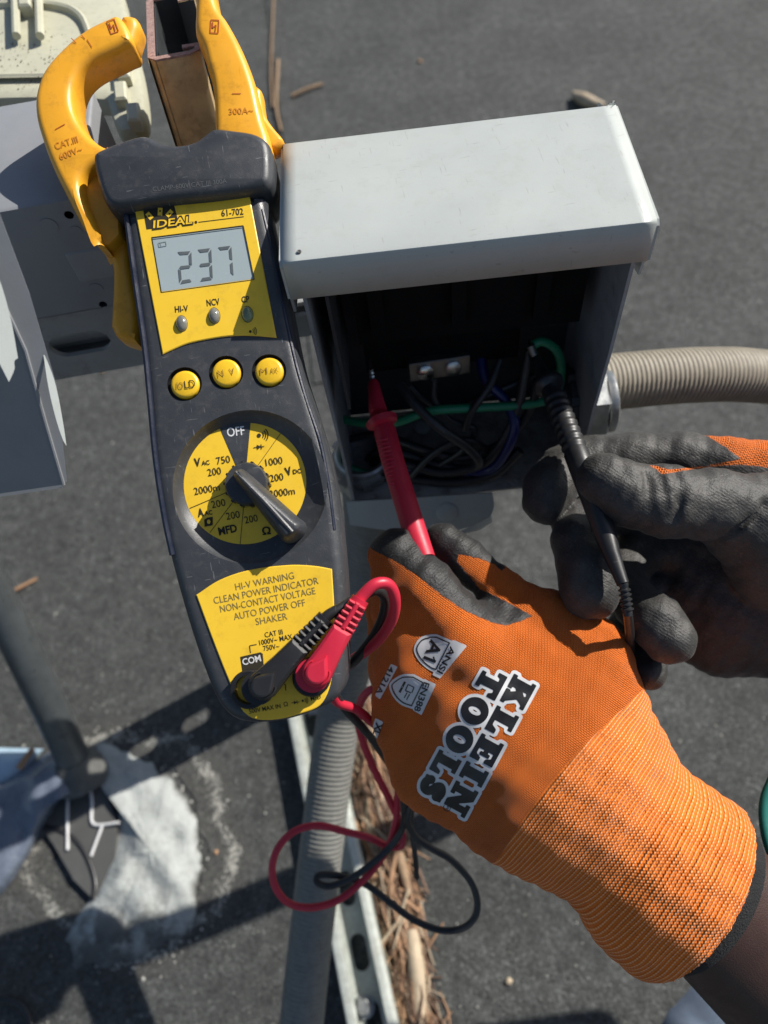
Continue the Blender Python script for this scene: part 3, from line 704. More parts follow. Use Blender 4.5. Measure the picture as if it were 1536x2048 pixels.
mb = MB(); fx2 = Frame((X1-th-.0003, cy, cz), (0,-1,0), (0,0,1)); 
lathe(mb, fx2, (0,0), [(.0185, 0), (.0185, .0025), (.0150, .0032), (.0150, .008), (.0125, .0085), (.0120, 0)], 32)
for k in range(8):
    an = 2*math.pi*k/8+.2; c, s = math.cos(an), math.sin(an)
    vs = [fx2.W(c*r - s*w_, s*r + c*w_, h) for h in (0, .0035) for r, w_ in ((.017,-.003),(.021,-.002),(.021,.002),(.017,.003))]
    mb.add(vs, [(0,1,2,3),(4,5,6,7),(0,1,5,4),(1,2,6,5),(2,3,7,6),(3,0,4,7)])
mb.build('locknut', M['pipe'], t2, 30)
for o in t2.children:
    if 'jacket' not in o.name: yawed(o)

t3 = thing('flexible_conduit', 'dark ribbed flexible conduit dropping from the box bottom and running down behind the meter', 'conduit', P(620, 1800, .5))
pa, ra = corrugated([Vector((hub.x, hub.y, ZB-.022)), P(738, 1080, .455), P(722, 1230, .49), P(690, 1370, .505), P(667, 1500, .51), P(640, 1720, .512), P(612, 1960, .51), P(585, 2250, .50), P(560, 2600, .50)], .0150, pitch=.0034, amp=.0003)
mb = MB(); mb.tube(pa, ra, 22); mb.build('jacket', M['conduit2'], t3, 60)
mb = MB(); lathe(mb, Frame((hub.x, hub.y, ZB-.0018), (1,0,0), (0,-1,0)), (0,0), [(.014, 0), (.0185, .0005), (.0185, .012), (.0165, .014), (.0165, .024), (.014, .0245)], 6); mb.build('connector_nut', M['galv'], t3, 30)

# ------------------------------------------------------------------ ground strut and debris
zr = .0215
a, b3 = PZ(655, 1616, zr), PZ(744, 2048, zr)
# centre line of the two rails
axg = (b3-a).normalized(); sg = axg.cross(Vector((0,0,1)))
t = thing('ground_strut', 'galvanised strut channel lying open side up on the roof under the dark conduit', 'strut', Vector((b3.x, b3.y, 0)))
start = a - axg*.30
sl = PZ(704, 1909, .003); off = ((sl - start).dot(axg)) % .0508
strut('channel', M['galvlight'], t, Vector((start.x, start.y, .0006)), axg, sg, (0,0,1), .85, slot0=off, inner=M['insideshade'])
# hex bolt
qb = PZ(728, 2014, .004); mb = MB(); lathe(mb, Frame(qb, (1,0,0), (0,1,0)), (0,0), [(.009, 0), (.009, .0015)], 24); lathe(mb, Frame(qb, (1,0,0), (0,1,0)), (0,0), [(.0065, .0016), (.0065, .006), (.0058, .0066)], 6)
mb.build('hex_bolt', M['galv'], t, 30)
# drift of pine needles beside it
def needles(n, col, seed):
    r = random.Random(seed); mb = MB()
    for i in range(n):
        u = r.random(); cx = 762 + (u-.5)*70 + r.gauss(0, 20); y = 1400 + 700*u + r.uniform(-15, 15)
        cxl = 722 + (y-1400)*.172; cx = cxl + r.gauss(0, 13 + 7*math.sin(y*.021)**2) + (y-1400)*.008
        p = PZ(cx, y, r.uniform(.001, .016)*max(.2, 1-abs(cx-cxl)/60)); an = math.atan2(axg.y, axg.x) + r.gauss(0, .20 if r.random() < .8 else .8); L = r.uniform(.02, .075)
        d = Vector((math.cos(an), math.sin(an), r.uniform(-.08, .08))); k = d.cross(Vector((0,0,1)))*r.uniform(-.12,.12)*L
        rad = r.uniform(.0005, .0011) if r.random() < .93 else r.uniform(.0016, .0035)
        mb.tube([p - d*L/2, p + k, p + d*L/2], [rad*.6, rad, rad*.6], 5)
    return mb
for n_, c_, s_, l_ in ((330, 'needle1', 1, None), (150, 'needle2', 2, None), (330, 'needle3', 3, None)):
    tag(needles(n_, c_, s_).build('pine_needles', M[c_], None, 60), {'needle1': 'tan', 'needle2': 'pale straw', 'needle3': 'dark brown'}[c_] + ' dry pine needles drifted along the ground strut', 'pine needles', 'pine needle litter beside the ground strut', 'stuff')
mb = MB(); mb.tube([PZ(822, 1860, .009), PZ(832, 1930, .010), PZ(838, 2010, .008), PZ(836, 2080, .007)], [.006, .0075, .007, .005], 9)
tag(mb.build('twig', M['needle2'], None, 60), 'thick pale peeling twig in the pine needles, low in the photo', 'twig')
mb = MB(); mb.tube([PZ(790, 1660, .009), PZ(800, 1720, .012), PZ(818, 1790, .010)], [.004, .005, .003], 8)
tag(mb.build('twig', M['wood'], None, 60), 'short brown twig in the pine needles below the cable knot', 'twig')
def stick(pts, rads, mat, label, cat, nm='twig'):
    mb = MB(); mb.tube(spline([PZ(x, y, z) for x, y, z in pts], 3), [rads[0]+(rads[1]-rads[0])*i/((len(pts)-1)*3) for i in range((len(pts)-1)*3+1)], 7); tag(mb.build(nm, mat, None, 60), label, cat)
stick([(6,1193,.003),(40,1175,.004),(74,1157,.002)], (.0026,.0016), M['needle1'], 'short orange-tan stick on the roof near the left edge of the photo', 'twig')
stick([(583,192,.004),(618,176,.006),(645,168,.003)], (.003,.0025), M['wood'], 'pinkish brown twig on the roof seam beside the right clamp jaw', 'twig')
stick([(548,-20,.004),(542,130,.004),(545,215,.004)], (.0018,.0016), M['wood'], 'thin brown stem lying along the roof seam', 'twig')
stick([(556,120,.004),(552,210,.004),(562,262,.004)], (.003,.0022), M['wood'], 'dark bark strip lying just above the white lid', 'twig')
mb = MB(); mb.tube([PZ(1147,188,.006), PZ(1165,197,.011), PZ(1185,206,.009), PZ(1208,212,.005)], [.005, .010, .009, .005], 8)
tag(mb.build('bark_chip', M['needle2'], None, 60), 'chunk of pale bark on the roof behind the lid corner', 'bark chip')
def pebble(px, py, r, mat, label, nm='pebble', cat='pebble'):
    mb = MB(); c = PZ(px, py, r*.5); rr_ = random.Random(px)
    bm = bmesh.new(); bmesh.ops.create_icosphere(bm, subdivisions=1, radius=r)
    vs = [Vector((v.co.x*rr_.uniform(.8,1.3), v.co.y*rr_.uniform(.8,1.2), v.co.z*.6)) + c for v in bm.verts]; fs = [tuple(v.index for v in f.verts) for f in bm.faces]; bm.free()
    mb.add(vs, fs); tag(mb.build(nm, mat, None, 60), label, cat)
pebble(840, 122, .0042, M['needle1'], 'tan seed husk alone on the dark roof above the lid', 'seed_husk', 'seed husk')
pebble(1018, 1962, .0030, M['needle2'], 'small tan pebble in the shade of the forearm')
pebble(432, 1705, .0026, M['needle1'], 'orange crumb in the paint splatter right of the sealant patch', 'crumb', 'crumb')
pebble(204, 742, .0032, M['needle1'], 'pinkish crumb just below the slotted cross strut', 'crumb', 'crumb')
mb = MB()
for i in range(420):
    px, py = rnd.uniform(-100, 1650), rnd.uniform(-50, 2100); c = PZ(px, py, .0006); r = rnd.uniform(.0004, .0011) if rnd.random() < .85 else rnd.uniform(.0012, .0022)
    mb.add([c+Vector((r,0,0)), c+Vector((0,r,0)), c+Vector((-r,0,0)), c+Vector((0,-r,0)), c+Vector((0,0,r))], [(0,1,4),(1,2,4),(2,3,4),(3,0,4)])
tag(mb.build('pale_grit', M['grit'], None, 0), 'scattered pale grit grains on the dark roof', 'grit', None, 'stuff')

# ------------------------------------------------------------------ sealant patch, plate, pole
cP = PZ(265, 1715, 0)
outline = [(205,1485),(290,1520),(355,1570),(392,1640),(400,1710),(396,1780),(385,1840),(340,1885),(280,1915),(210,1932),(150,1925),(140,1860),(185,1790),(212,1715),(236,1640),(215,1575),(170,1530)]
from mathutils import noise as nz_
ol = spl2(outline, 5); mb = MB(); n = len(ol); K = 14
cc_ = np.array((300, 1700)); pa_ = []
for k in range(K+1):
    f = k/K
    for (x, y) in ol:
        j = 1 + .035*math.sin(x*.11+y*.07) + .02*math.sin(x*.31-y*.2)
        X_, Y_ = cc_[0] + (x-cc_[0])*f*j, cc_[1] + (y-cc_[1])*f*j
        h = .0005 + .020*(1-f**2.4)*(.75 + .25*math.sin(X_*.05)*math.cos(Y_*.045)) + (.0025*(nz_.noise(Vector((X_*.03, Y_*.03, 0)))+.6*nz_.noise(Vector((X_*.09, Y_*.09, 3)))) if 0 < k < K else 0)
        mb.v.append(PZ(X_, Y_, max(h, .0004))); pa_.append(max(0.0, min(1, (1 - max(0, (Y_-1740)/260)) * min(1.0, (1.04-f)*7))))
for k in range(K):
    for i in range(n): mb.f.append((k*n+i, k*n+(i+1) % n, (k+1)*n+(i+1) % n, (k+1)*n+i))
mb.v = mb.v
o = mb.build('sealant_patch', M['patch'], None, 80)
at = o.data.attributes.new('paint', 'FLOAT', 'POINT'); at.data.foreach_set('value', pa_)
tag(o, 'mound of whitish roof sealant around the foot of the grey pipe', 'sealant')
# thin halo of overspray round the mound
mb = MB(); pa2 = []; hn = 60; hk = 10
for k in range(hk+1):
    f = k/hk
    for i in range(hn):
        an = 2*math.pi*i/hn; j = 1 + .06*math.sin(an*5) + .04*math.sin(an*11+1)
        mb.v.append(PZ(262 + (150+75*f*1.1)*j*math.cos(an), 1690 + (170+95*f)*j*math.sin(an), .0009*(1-f)+.0004)); pa2.append(max(0.0, .50 - 1.9*(f-.55)**2*2.2 if f > .3 else .34) if f < .98 else 0)
for k in range(hk):
    for i in range(hn): mb.f.append((k*hn+i, k*hn+(i+1) % hn, (k+1)*hn+(i+1) % hn, (k+1)*hn+i))
o = mb.build('overspray', M['halo'], None, 80); at = o.data.attributes.new('paint', 'FLOAT', 'POINT'); at.data.foreach_set('value', pa2)
tag(o, 'thin speckled overspray ring around the whitish sealant mound', 'overspray', None, 'stuff')
mb = MB(); r9 = random.Random(5)
for i in range(500):
    an = r9.uniform(-1.9, 1.9); rad = r9.gauss(1.0, .10)
    x = 255 + 185*rad*math.cos(an); y = 1690 - 215*rad*math.sin(an)
    if 350 < x < 470 and 1400 < y < 1540 and r9.random() < .6: continue
    c = PZ(x, y, .0005); r = r9.uniform(.0003, .0016)
    mb.add([c+Vector((r*math.cos(k*1.047), r*math.sin(k*1.047), 0)) for k in range(6)] + [c+Vector((0,0,.0006))], [(k, (k+1) % 6, 6) for k in range(6)])
tag(mb.build('paint_splatter', M['grit'], None, 0), 'ring of pale sealant spatter on the roof round the patch', 'paint splatter', None, 'stuff')
# dark plate with white beads
mb = MB(); fr = Frame((0,0,.004), (1,0,0), (0,1,0))
pl = [PZ(x, y, .004) for x, y in ((75,1640),(120,1560),(205,1565),(236,1640),(232,1720),(190,1800),(150,1760),(110,1690))]
slab(mb, fr, [(p.x, p.y) for p in pl], [(0,.003),(0,-.0035)]); t = mb.build('roof_flashing', M['smoothdark'], None, 30); tag(t, 'flat dark flashing piece with white sealant beads by the pipe foot', 'flashing')
for pts in ([(135,1700,.0085),(137,1590,.0085),(160,1562,.0085),(185,1555,.012)], [(176,1560,.009),(184,1600,.0085),(183,1640,.0085),(195,1650,.0085),(238,1645,.010)], [(205,1650,.009),(190,1690,.0085),(182,1712,.0085)]):
    mb = MB(); mb.tube(spline([PZ(*p) for p in pts], 4), .0015, 7); mb.build('sealant_bead', M['string'], t, 60)
# tilted pipe
t = thing('steel_pipe', 'dark grey steel pipe leaning down to the sealant patch at the left', 'pipe', PZ(163, 1548, 0))
pt0 = PZ(160, 1545, .006); pt1 = P(-95, 1010, .60)
mb = MB(); mb.tube([pt0, pt0.lerp(pt1, .5), pt1, pt0.lerp(pt1, 1.6)], .0155, 24); mb.build('tube', M['pipe'], t)
mb = MB(); mb.tube([pt0 - (pt1-pt0).normalized()*.004, pt0 + (pt1-pt0).normalized()*.02], [.030, .0165], 24); mb.build('sealed_collar', M['patch'], t)
# blue-grey plastic sleeve lying by the pipe
def crumple(name, pts, z, mat, label, cat, amp=.004):
    mb = MB(); ol = spl2(pts, 5); c = np.mean(np.array(ol), axis=0); n = len(ol); K = 8
    for k in range(K+1):
        for x, y in ol:
            X_, Y_ = c[0]+(x-c[0])*k/K, c[1]+(y-c[1])*k/K
            mb.v.append(PZ(X_, Y_, z*(1-(k/K)**4)+.0012 + amp*(math.sin(X_*.045+Y_*.02)*math.sin(Y_*.03+1)+.4*math.sin(X_*.12)) *(1-(k/K)**3) + amp*.6))
    for k in range(K):
        for i in range(n): mb.f.append((k*n+i, k*n+(i+1) % n, (k+1)*n+(i+1) % n, (k+1)*n+i))
    o = mb.build(name, mat, None, 80); tag(o, label, cat)
crumple('plastic_sleeve', [(-120,1600,1),(40,1540),(110,1500),(185,1500),(215,1530),(190,1560),(130,1590),(90,1650),(40,1740),(-10,1800),(-120,1880,1)], .022, M['plastic_blue'], 'crumpled blue-grey plastic sheeting wrapped by the pipe foot at the left edge', 'plastic sheet')
crumple('plastic_sheet', [(-140,1490,1),(20,1496),(88,1498,1),(60,1530),(20,1570),(-140,1650,1)], .012, M['plastic_pale'], 'pale blue sunlit sheet corner at the left edge beside the pipe', 'plastic sheet', .002)
stick([(38,1538,.026),(52,1516,.026),(66,1498,.024)], (.0035,.003), M['needle1'], 'small tan bark sliver on the pale blue sheet', 'twig')
mb = MB(); mb.tube(spline([PZ(x, y, .006) for x, y in ((20,1668),(85,1655),(135,1668),(170,1705),(190,1760),(188,1800))], 5), .0028, 8); tag(mb.build('black_cable', M['blackrub'], None, 60), 'black cable curving over the roof by the flashing', 'cable')
mb = MB(); mb.tube(spline([PZ(x, y, .005) for x, y in ((-40,1998),(20,2000),(50,2018),(66,2070),(70,2150))], 5), .0028, 8); tag(mb.build('black_cable', M['blackrub'], None, 60), 'black cable end at the bottom left corner', 'cable')

# ================================================================== clamp meter
def md(y): return .268 - .018*(y-420)/1020          # depth of the meter's face at a picture row
mf = Frame.from_points(P(300, 420, md(420)), P(600, 420, md(420)), P(300, 1440, md(1440)))
meter = thing('clamp_meter', 'yellow and dark grey digital clamp meter reading 237, hung on the brown strut post', 'clamp meter', mf.pt(500, 975, -.034))
def on(h): return lambda px, py, z=0.0: mf.pt(px, py, h+z)
UNIT = (mf.pt(600, 900) - mf.pt(500, 900)).length/100      # metres per picture pixel on the face
bodyo = spl2([(243,418,1),(258,540),(280,690),(291,800),(302,930),(318,1040),(345,1150),(375,1255),(402,1335),(432,1405),(462,1438),(505,1449),(570,1443),(630,1424),(672,1400),(690,1368),(694,1300),(693,1190),(685,1080),(671,970),(652,885),(628,805),(603,725),(583,630),(562,520),(540,430),(531,384,1)], 5)
bo = lpx(mf, bodyo)
c0 = mf.L(500, 972); r0 = 154*UNIT; c1 = mf.L(490, 966, -.0042); r1 = 124*UNIT
btn = [(369, 768), (452, 745), (538, 742)]
holes = [circle(c0, r0, 64)] + [circle(mf.L(x, y), 35*UNIT, 28) for x, y in btn]
mb = MB(); slab(mb, mf, bo, [(.0046, 0), (.0032, -.0002), (.0019, -.0009), (.0008, -.0022), (.0001, -.0045), (0, -.0085), (.0007, -.0088), (.0007, -.0096), (0, -.0099), (-.0004, -.018), (.0003, -.027), (.003, -.033), (.007, -.0345)], holes=holes)
mb.build('body', M['rubber'], meter, 32)
# seam between the front shell and the overmould
mb = MB(); seam = [p for p in spl2([(252,424),(268,545),(290,700),(300,800),(312,925),(330,1040),(345,1110)], 6, False)]
mb.tube([mf.pt(x, y, -.0006) for x, y in seam], .0011, 8); mb.build('side_seam', M['seam'], meter)
mb = MB(); seam = spl2([(525,420),(548,520),(570,630),(590,720),(612,800),(640,885),(657,975),(668,1060)], 6, False)
mb.tube([mf.pt(x, y, -.0010) for x, y in seam], .0008, 8); mb.build('side_seam', M['seam'], meter)
# dial recess
mb = MB(); n = 72; prof = [(0, 0), (.04, -.0003), (.16, -.0010), (.5, -.0026), (.9, -.0038), (1.0, -.0042)]
for f, h in prof:
    for k in range(n):
        a = 2*math.pi*k/n; cx, cy = c0[0]+(c1[0]-c0[0])*f, c0[1]+(c1[1]-c0[1])*f; r = r0+(r1-r0)*f
        mb.v.append(mf.W(cx+r*math.cos(a), cy+r*math.sin(a), h))
for i in range(len(prof)-1):
    for k in range(n): mb.f.append((i*n+k, i*n+(k+1) % n, (i+1)*n+(k+1) % n, (i+1)*n+k))
mb.build('dial_recess', M['rubber'], meter, 60)
HD = -.0042
mb = MB(); lathe(mb, mf, c1, [(r1, HD-.0004), (r1, HD), (.0001, HD)], 72); disc = mb.build('dial_face', M['label'], meter, 30)
pd = on(HD + .00012)
def cr3(x, y): return (300+.2995*x, 780+.2995*y)
mb = MB(); poly(mb, [cr3(*p) for p in ((462,246),(500,232),(560,220),(620,216),(672,218),(645,500),(580,520))], pd)
mb.build('off_sector', M['rubber'], disc, 0)
pi_ = on(HD + .0002)
mb = MB(); text(mb, 'OFF', cr3(518,312), cr3(634,297), 17, pi_, .012); mb.build('lettering', M['white_ink'], disc, 0)
mb = MB()
for s, a, b, h, bo_ in (('V',(297,510),(340,506),15.5,.03),('AC',(346,503),(400,496),8.5,.02),('750',(447,497),(538,482),14,0),('200',(388,575),(478,560),14,0),('2000m',(298,700),(468,670),14,0),
    ('A',(322,846),(362,840),15.5,.03),('AC',(366,838),(418,830),8.5,.02),('200',(414,790),(506,772),14,0),('200',(512,868),(602,852),14,0),('MFD',(462,970),(584,945),15,.03),('200',(636,893),(722,876),14,0),
    ('Ω',(752,968),(808,960),14,.03),('1000',(776,508),(888,490),14,0),('V',(908,572),(950,562),15.5,.03),('DC',(957,560),(1014,552),8.5,.02),('200',(805,614),(894,600),14,0),('2000m',(800,718),(970,695),14,0)):
    text(mb, s, cr3(*a), cr3(*b), h, pi_, bo_)
for a, b in (((264,790),(512,684)),((400,952),(560,738)),((602,1028),(626,762)),((872,290),(720,505))): stroke(mb, cr3(*a), cr3(*b), 1.1, pi_)
def sound(mb, c, s, place):
    poly(mb, [(c[0]+3.2*s*math.cos(k*.7), c[1]+3.2*s*math.sin(k*.7)) for k in range(9)], place)
    for r in (6, 9.5, 13): arc(mb, (c[0]+1*s, c[1]-.3*s), r*s, -38, 48, 1.5*s, place, 6)
def diode(mb, c, s, place):
    e = np.array((.99, -.13)); m = np.array((.13, .99)); C = np.array(c, float)
    stroke(mb, C-e*11*s, C+e*11*s, 1.4*s, place)
    poly(mb, [C-e*4*s-m*5*s, C-e*4*s+m*5*s, C+e*4*s], on_above(place)); stroke(mb, C+e*4.6*s-m*5*s, C+e*4.6*s+m*5*s, 1.6*s, on_above(place))
def on_above(place): return lambda x, y, z=0.0: place(x, y, z+.00002)
sound(mb, cr3(728,303), 1.3, pi_); diode(mb, cr3(728,380), 1.0, pi_)
q = cr3(392, 883)
poly(mb, [(q[0]-9,q[1]-5),(q[0]-3,q[1]-9),(q[0]+8,q[1]-11),(q[0]+8,q[1]+6),(q[0]-8,q[1]+9)], pi_)
mb.build('lettering', M['ink'], disc, 0)
mb = MB(); poly(mb, [(q[0]-4+3.6*math.cos(k*.9)+4, q[1]-1+4.6*math.sin(k*.9)) for k in range(7)], on_above(pi_)); mb.build('symbol_gap', M['label'], disc, 0)
# knob
hc = mf.L(491, 966, .002)
mb = MB(); lathe(mb, mf, hc, [(43*UNIT, HD), (43*UNIT, .0006), (40*UNIT, .0016), (25*UNIT, .0018), (.0002, .0018)], 48); knob = mb.build('selector_knob', M['rubber'], meter, 40)
mb = MB()
for k in range(14):
    an = 2*math.pi*k/14; c, s = math.cos(an), math.sin(an); rr1, rr2 = 41*UNIT, 46*UNIT
    mb.add([mf.W(hc[0]+c*r - s*w_, hc[1]+s*r + c*w_, h) for h in (HD, .0002) for r, w_ in ((rr1,-.0006),(rr2,-.0004),(rr2,.0004),(rr1,.0006))], [(0,1,2,3),(4,5,6,7),(0,1,5,4),(1,2,6,5),(2,3,7,6),(3,0,4,7)])
mb.build('knob_teeth', M['black'], knob, 0)
lev = [cr3(*p) for p in spl2([(538,562),(550,522),(588,508),(630,532),(800,682),(975,838),(1012,868),(1026,905),(1014,950),(975,985),(925,1012),(880,1008),(845,965),(740,830),(640,700),(560,600)], 4)]
mb = MB(); slab(mb, mf, lpx(mf, lev, .009), [(.0030, .0102), (.0024, .0100), (.0012, .0080), (.0003, .0050), (0, .0035), (0, HD+.001)]); mb.build('pointer_lever', M['rubber'], knob, 50)
mb = MB(); mb.tube([mf.pt(*cr3(572,548), .0096), mf.pt(*cr3(760,740), .0102), mf.pt(*cr3(950,948), .0100)], [.0006,.0009,.0007], 8); mb.build('lever_ridge', M['rubber'], knob)
# buttons
for (x, y), words in zip(btn, (('HOLD',), ('NCV',), ('MAX',))):
    c = mf.L(x, y, .001)
    ch = mf.L(x, y)
    mb = MB(); lathe(mb, mf, ch, [(35*UNIT, 0), (34*UNIT, -.0022), (20*UNIT, -.0022)], 36); mb.build('button_well', M['black'], meter, 40)
    mb = MB(); lathe(mb, mf, c, [(28.5*UNIT, -.002), (28.5*UNIT, .0002), (27*UNIT, .0008), (22*UNIT, .0011), (.0001, .0013)], 36); b_o = mb.build('push_button', M['button'], meter, 50)
    pb = on(.0015)
    if words[0] == 'HOLD':
        mb = MB(); text(mb, 'LD', (x+1, y+9), (x+22, y+6), 15, pb); mb.build('lettering', M['ink'], b_o, 0)
        mb = MB(); text(mb, 'O', (x-12, y+10), (x-2, y+9), 13, pb); mb.build('lettering', M['inkfaint'], b_o, 0); mb = MB(); polyline(mb, [(x-15,y-4),(x-15,y+9)], 1.5, pb); mb.build('lettering', M['inkfaint'], b_o, 0)
    elif words[0] == 'NCV':
        mb = MB(); text(mb, 'N', (x-15, y+9), (x-4, y+7), 13, pb); mb.build('lettering', M['inkfaint'], b_o, 0); mb = MB(); text(mb, 'V', (x+8, y+5), (x+18, y+3), 13, pb); mb.build('lettering', M['inkfaint'], b_o, 0)
    else:
        mb = MB(); text(mb, 'M', (x-17, y+7), (x-3, y+5), 12, pb); text(mb, 'AX', (x+3, y+5), (x+19, y+2), 10, pb); mb.build('lettering', M['inkfaint'], b_o, 0)
# upper label
def cr2(x, y): return (200+.3385*x, 360+.3385*y)
lab1 = [cr2(*p) for p in ((200,140),(878,62),(1044,934))] + [cr2(*p) for p in spl2([(1044,934),(900,922),(760,925),(600,950),(500,975),(372,1032)], 4, False)][1:]
lcdp = [cr2(*p) for p in ((306,342),(848,272),(912,588),(362,664))]
leds = [cr2(485,852), cr2(678,806), cr2(873,797)]
def ell(c, rx, ry, n=24, rot=-.12): return [(c[0]+rx*math.cos(t)*math.cos(rot)-ry*math.sin(t)*math.sin(rot), c[1]+rx*math.cos(t)*math.sin(rot)+ry*math.sin(t)*math.cos(rot)) for t in [2*math.pi*i/n for i in range(n)]]
mb = MB(); slab(mb, mf, lpx(mf, lab1), [(.0003, .0006), (0, .0004), (0, -.0005)], holes=[lpx(mf, lcdp)] + [lpx(mf, ell(c, 12, 17)) for c in leds]); face = mb.build('upper_label', M['label'], meter, 30)
mb = MB(); slab(mb, mf, lpx(mf, lcdp), [(-.0002, .0003), (-.0002, -.0003)]); disp = mb.build('display', M['lcd'], meter, 30)
mb = MB(); e_ = lpx(mf, lcdp); st = 0
slab(mb, mf, e_, [(0, .00062), (0, .0003)], top=False, bottom=False)
for i in range(4): a_, b_ = lcdp[i], lcdp[(i+1) % 4]; stroke(mb, a_, b_, 2.0 if i in (0, 3) else 1.2, on(.00068+.00001*i))
mb.build('display_bezel', M['ink'], disp, 0)
ps = on(.00045)
def seg7(mb, quad, segs):
    TL, TR, BL, BR = [np.array(cr2(*p)) for p in quad]
    def q(u, v): return TL*(1-u)*(1-v)+TR*u*(1-v)+BL*(1-u)*v+BR*u*v
    t_, g = .10, .035; w_ = .19
    S_ = {'a': [(g*2,0),(1-g*2,0),(1-w_-g,t_),(w_+g,t_)], 'd': [(g*2,1),(1-g*2,1),(1-w_-g,1-t_),(w_+g,1-t_)], 'g': [(g*2+.03,.5),(w_,.5-t_/2),(1-w_,.5-t_/2),(1-g*2-.03,.5),(1-w_,.5+t_/2),(w_,.5+t_/2)],
          'b': [(1,g),(1,.5-g),(1-w_,.5-t_/2-g),(1-w_,t_+g)], 'c': [(1,.5+g),(1,1-g),(1-w_,1-t_-g),(1-w_,.5+t_/2+g)], 'e': [(0,.5+g),(0,1-g),(w_,1-t_-g),(w_,.5+t_/2+g)], 'f': [(0,g),(0,.5-g),(w_,.5-t_/2-g),(w_,t_+g)]}
    for s in segs: poly(mb, [q(*p) for p in S_[s]], ps)
for quad, segs in ((((452,425),(540,420),(470,615),(547,600)), 'abged'), (((572,412),(657,402),(588,600),(667,588)), 'abgcd'), (((692,398),(776,388),(706,582),(790,570)), 'abc')):
    mb = MB(); seg7(mb, quad, segs); mb.build('lcd_digit', M['lcdseg'], disp, 0)
mb = MB(); polyline(mb, [cr2(*p) for p in ((344,372),(388,364),(392,388),(348,396),(344,372))], 1.4, ps); polyline(mb, [cr2(*p) for p in ((356,372),(360,394))], 1, ps); mb.build('lcd_icon', M['lcdghost'], disp, 0)
for i, c in enumerate(leds):
    mb = MB(); cc2 = mf.L(*c); n = 24; st = len(mb.v)
    for f, h in ((1, .0004), (.9, .0013), (.65, .0019), (.3, .0022), (.02, .0023)):
        for (x, y) in lpx(mf, ell(c, 11.5*f, 16.5*f)): mb.v.append(mf.W(x, y, h))
    for k in range(4):
        for j in range(n): mb.f.append((k*n+j, k*n+(j+1) % n, (k+1)*n+(j+1) % n, (k+1)*n+j))
    mb.build('indicator_lens', M['ledg'] if i == 2 else M['led'], meter, 80)
pf = on(.0007); pf2 = on(.0008); pf3 = on(.00095)
mb = MB()
text(mb, 'HI-V', cr2(444,782), cr2(522,775), 12, pf, .02); text(mb, 'NCV', cr2(632,745), cr2(708,736), 12.5, pf, .02); text(mb, 'CP', cr2(838,725), cr2(884,720), 12, pf, .02)
text(mb, '61-702', cr2(718,215), cr2(848,203), 12.5, pf, .018); stroke(mb, cr2(582,249), cr2(850,216), 1.4, pf); poly(mb, [cr2(567+9*math.cos(k), 249+9*math.sin(k)) for k in range(6)], pf)
sound(mb, cr2(888,895), .9, pf)
poly(mb, [cr2(*p) for p in ((253,166),(436,143),(470,270),(275,291))], pf)
text(mb, 'IDEAL', cr2(308,290), cr2(552,258), 17.5, pf2, .075, skew=.18)
mb.build('lettering', M['ink'], face, 0)
mb = MB(); text(mb, 'IDEAL', cr2(314,284), cr2(545,256), 14.5, pf3, .015, skew=.18)
for c, an in (((292,212),-.7), ((355,187),.05), ((410,197),.75)):
    hw, hh = (17, 23) if abs(an) < .3 else (17, 22)
    pts = [(c[0]+x*math.cos(an)-y*math.sin(an), c[1]+x*math.sin(an)+y*math.cos(an)) for x, y in ((-hw*.8,-hh),(hw*.8,-hh),(hw*.8,hh),(-hw*.8,hh))]
    poly(mb, [cr2(*p) for p in pts], pf2)
mb.build('logo', M['label'], face, 0)
mb = MB()
for c in ((290,212),(355,183),(412,199)): poly(mb, [cr2(c[0]+6*math.cos(k), c[1]+6*math.sin(k)) for k in range(6)], pf3)
mb.build('logo_dots', M['ink'], face, 0)
# lower label
lab2 = spl2([(393,1190,1),(440,1160),(500,1140),(580,1130),(630,1132),(664,1138,1),(669,1230),(668,1310),(660,1372),(640,1410),(600,1427),(555,1438),(510,1437),(484,1418),(460,1365),(430,1290)], 5)
mb = MB(); slab(mb, mf, lpx(mf, lab2), [(.0003, .0006), (0, .0004), (0, -.0005)]); low = mb.build('lower_label', M['label'], meter, 30)
def cr4(x, y): return (340+.3385*x, 1080+.3385*y)
mb = MB()
for s, a, b in (('HI-V WARNING',(390,297),(736,228)),('CLEAN POWER INDICATOR',(262,378),(880,258)),('NON-CONTACT VOLTAGE',(300,428),(862,318)),('AUTO POWER OFF',(380,473),(802,388)),('SHAKER',(510,503),(696,468))):
    text(mb, s, cr4(*a), cr4(*b), 13.5, pf)
mb.build('lettering', M['inkgrey'], low, 0)
mb = MB()
text(mb, 'CAT III', cr4(562,576), cr4(668,556), 10, pf, .01); text(mb, '1000V~ MAX', cr4(530,622), cr4(726,584), 10, pf, .01); text(mb, '750V~', cr4(553,656), cr4(648,640), 10, pf, .01)
polyline(mb, [cr4(476,668), cr4(470,625), cr4(512,617)], 1.8, pf)
poly(mb, [cr4(*p) for p in ((415,690),(535,663),(548,672),(556,760),(430,790))], pf)
text(mb, '500V MAX IN', cr4(470,1026), cr4(655,992), 8.5, pf, .01); text(mb, 'Ω', cr4(674,985), cr4(698,981), 8.5, pf, .01); diode(mb, cr4(741,960), .75, pf); sound(mb, cr4(784,950), .75, pf); text(mb, 'MFD', cr4(833,950), cr4(893,938), 8.5, pf, .01)
polyline(mb, [cr4(655,868), cr4(660,845), cr4(682,855), cr4(684,890)], 1.8, pf)
mb.build('lettering', M['ink'], low, 0)
mb = MB(); text(mb, 'COM', cr4(432,740), cr4(540,715), 12.5, pf2, .02); mb.build('lettering', M['white_ink'], low, 0)
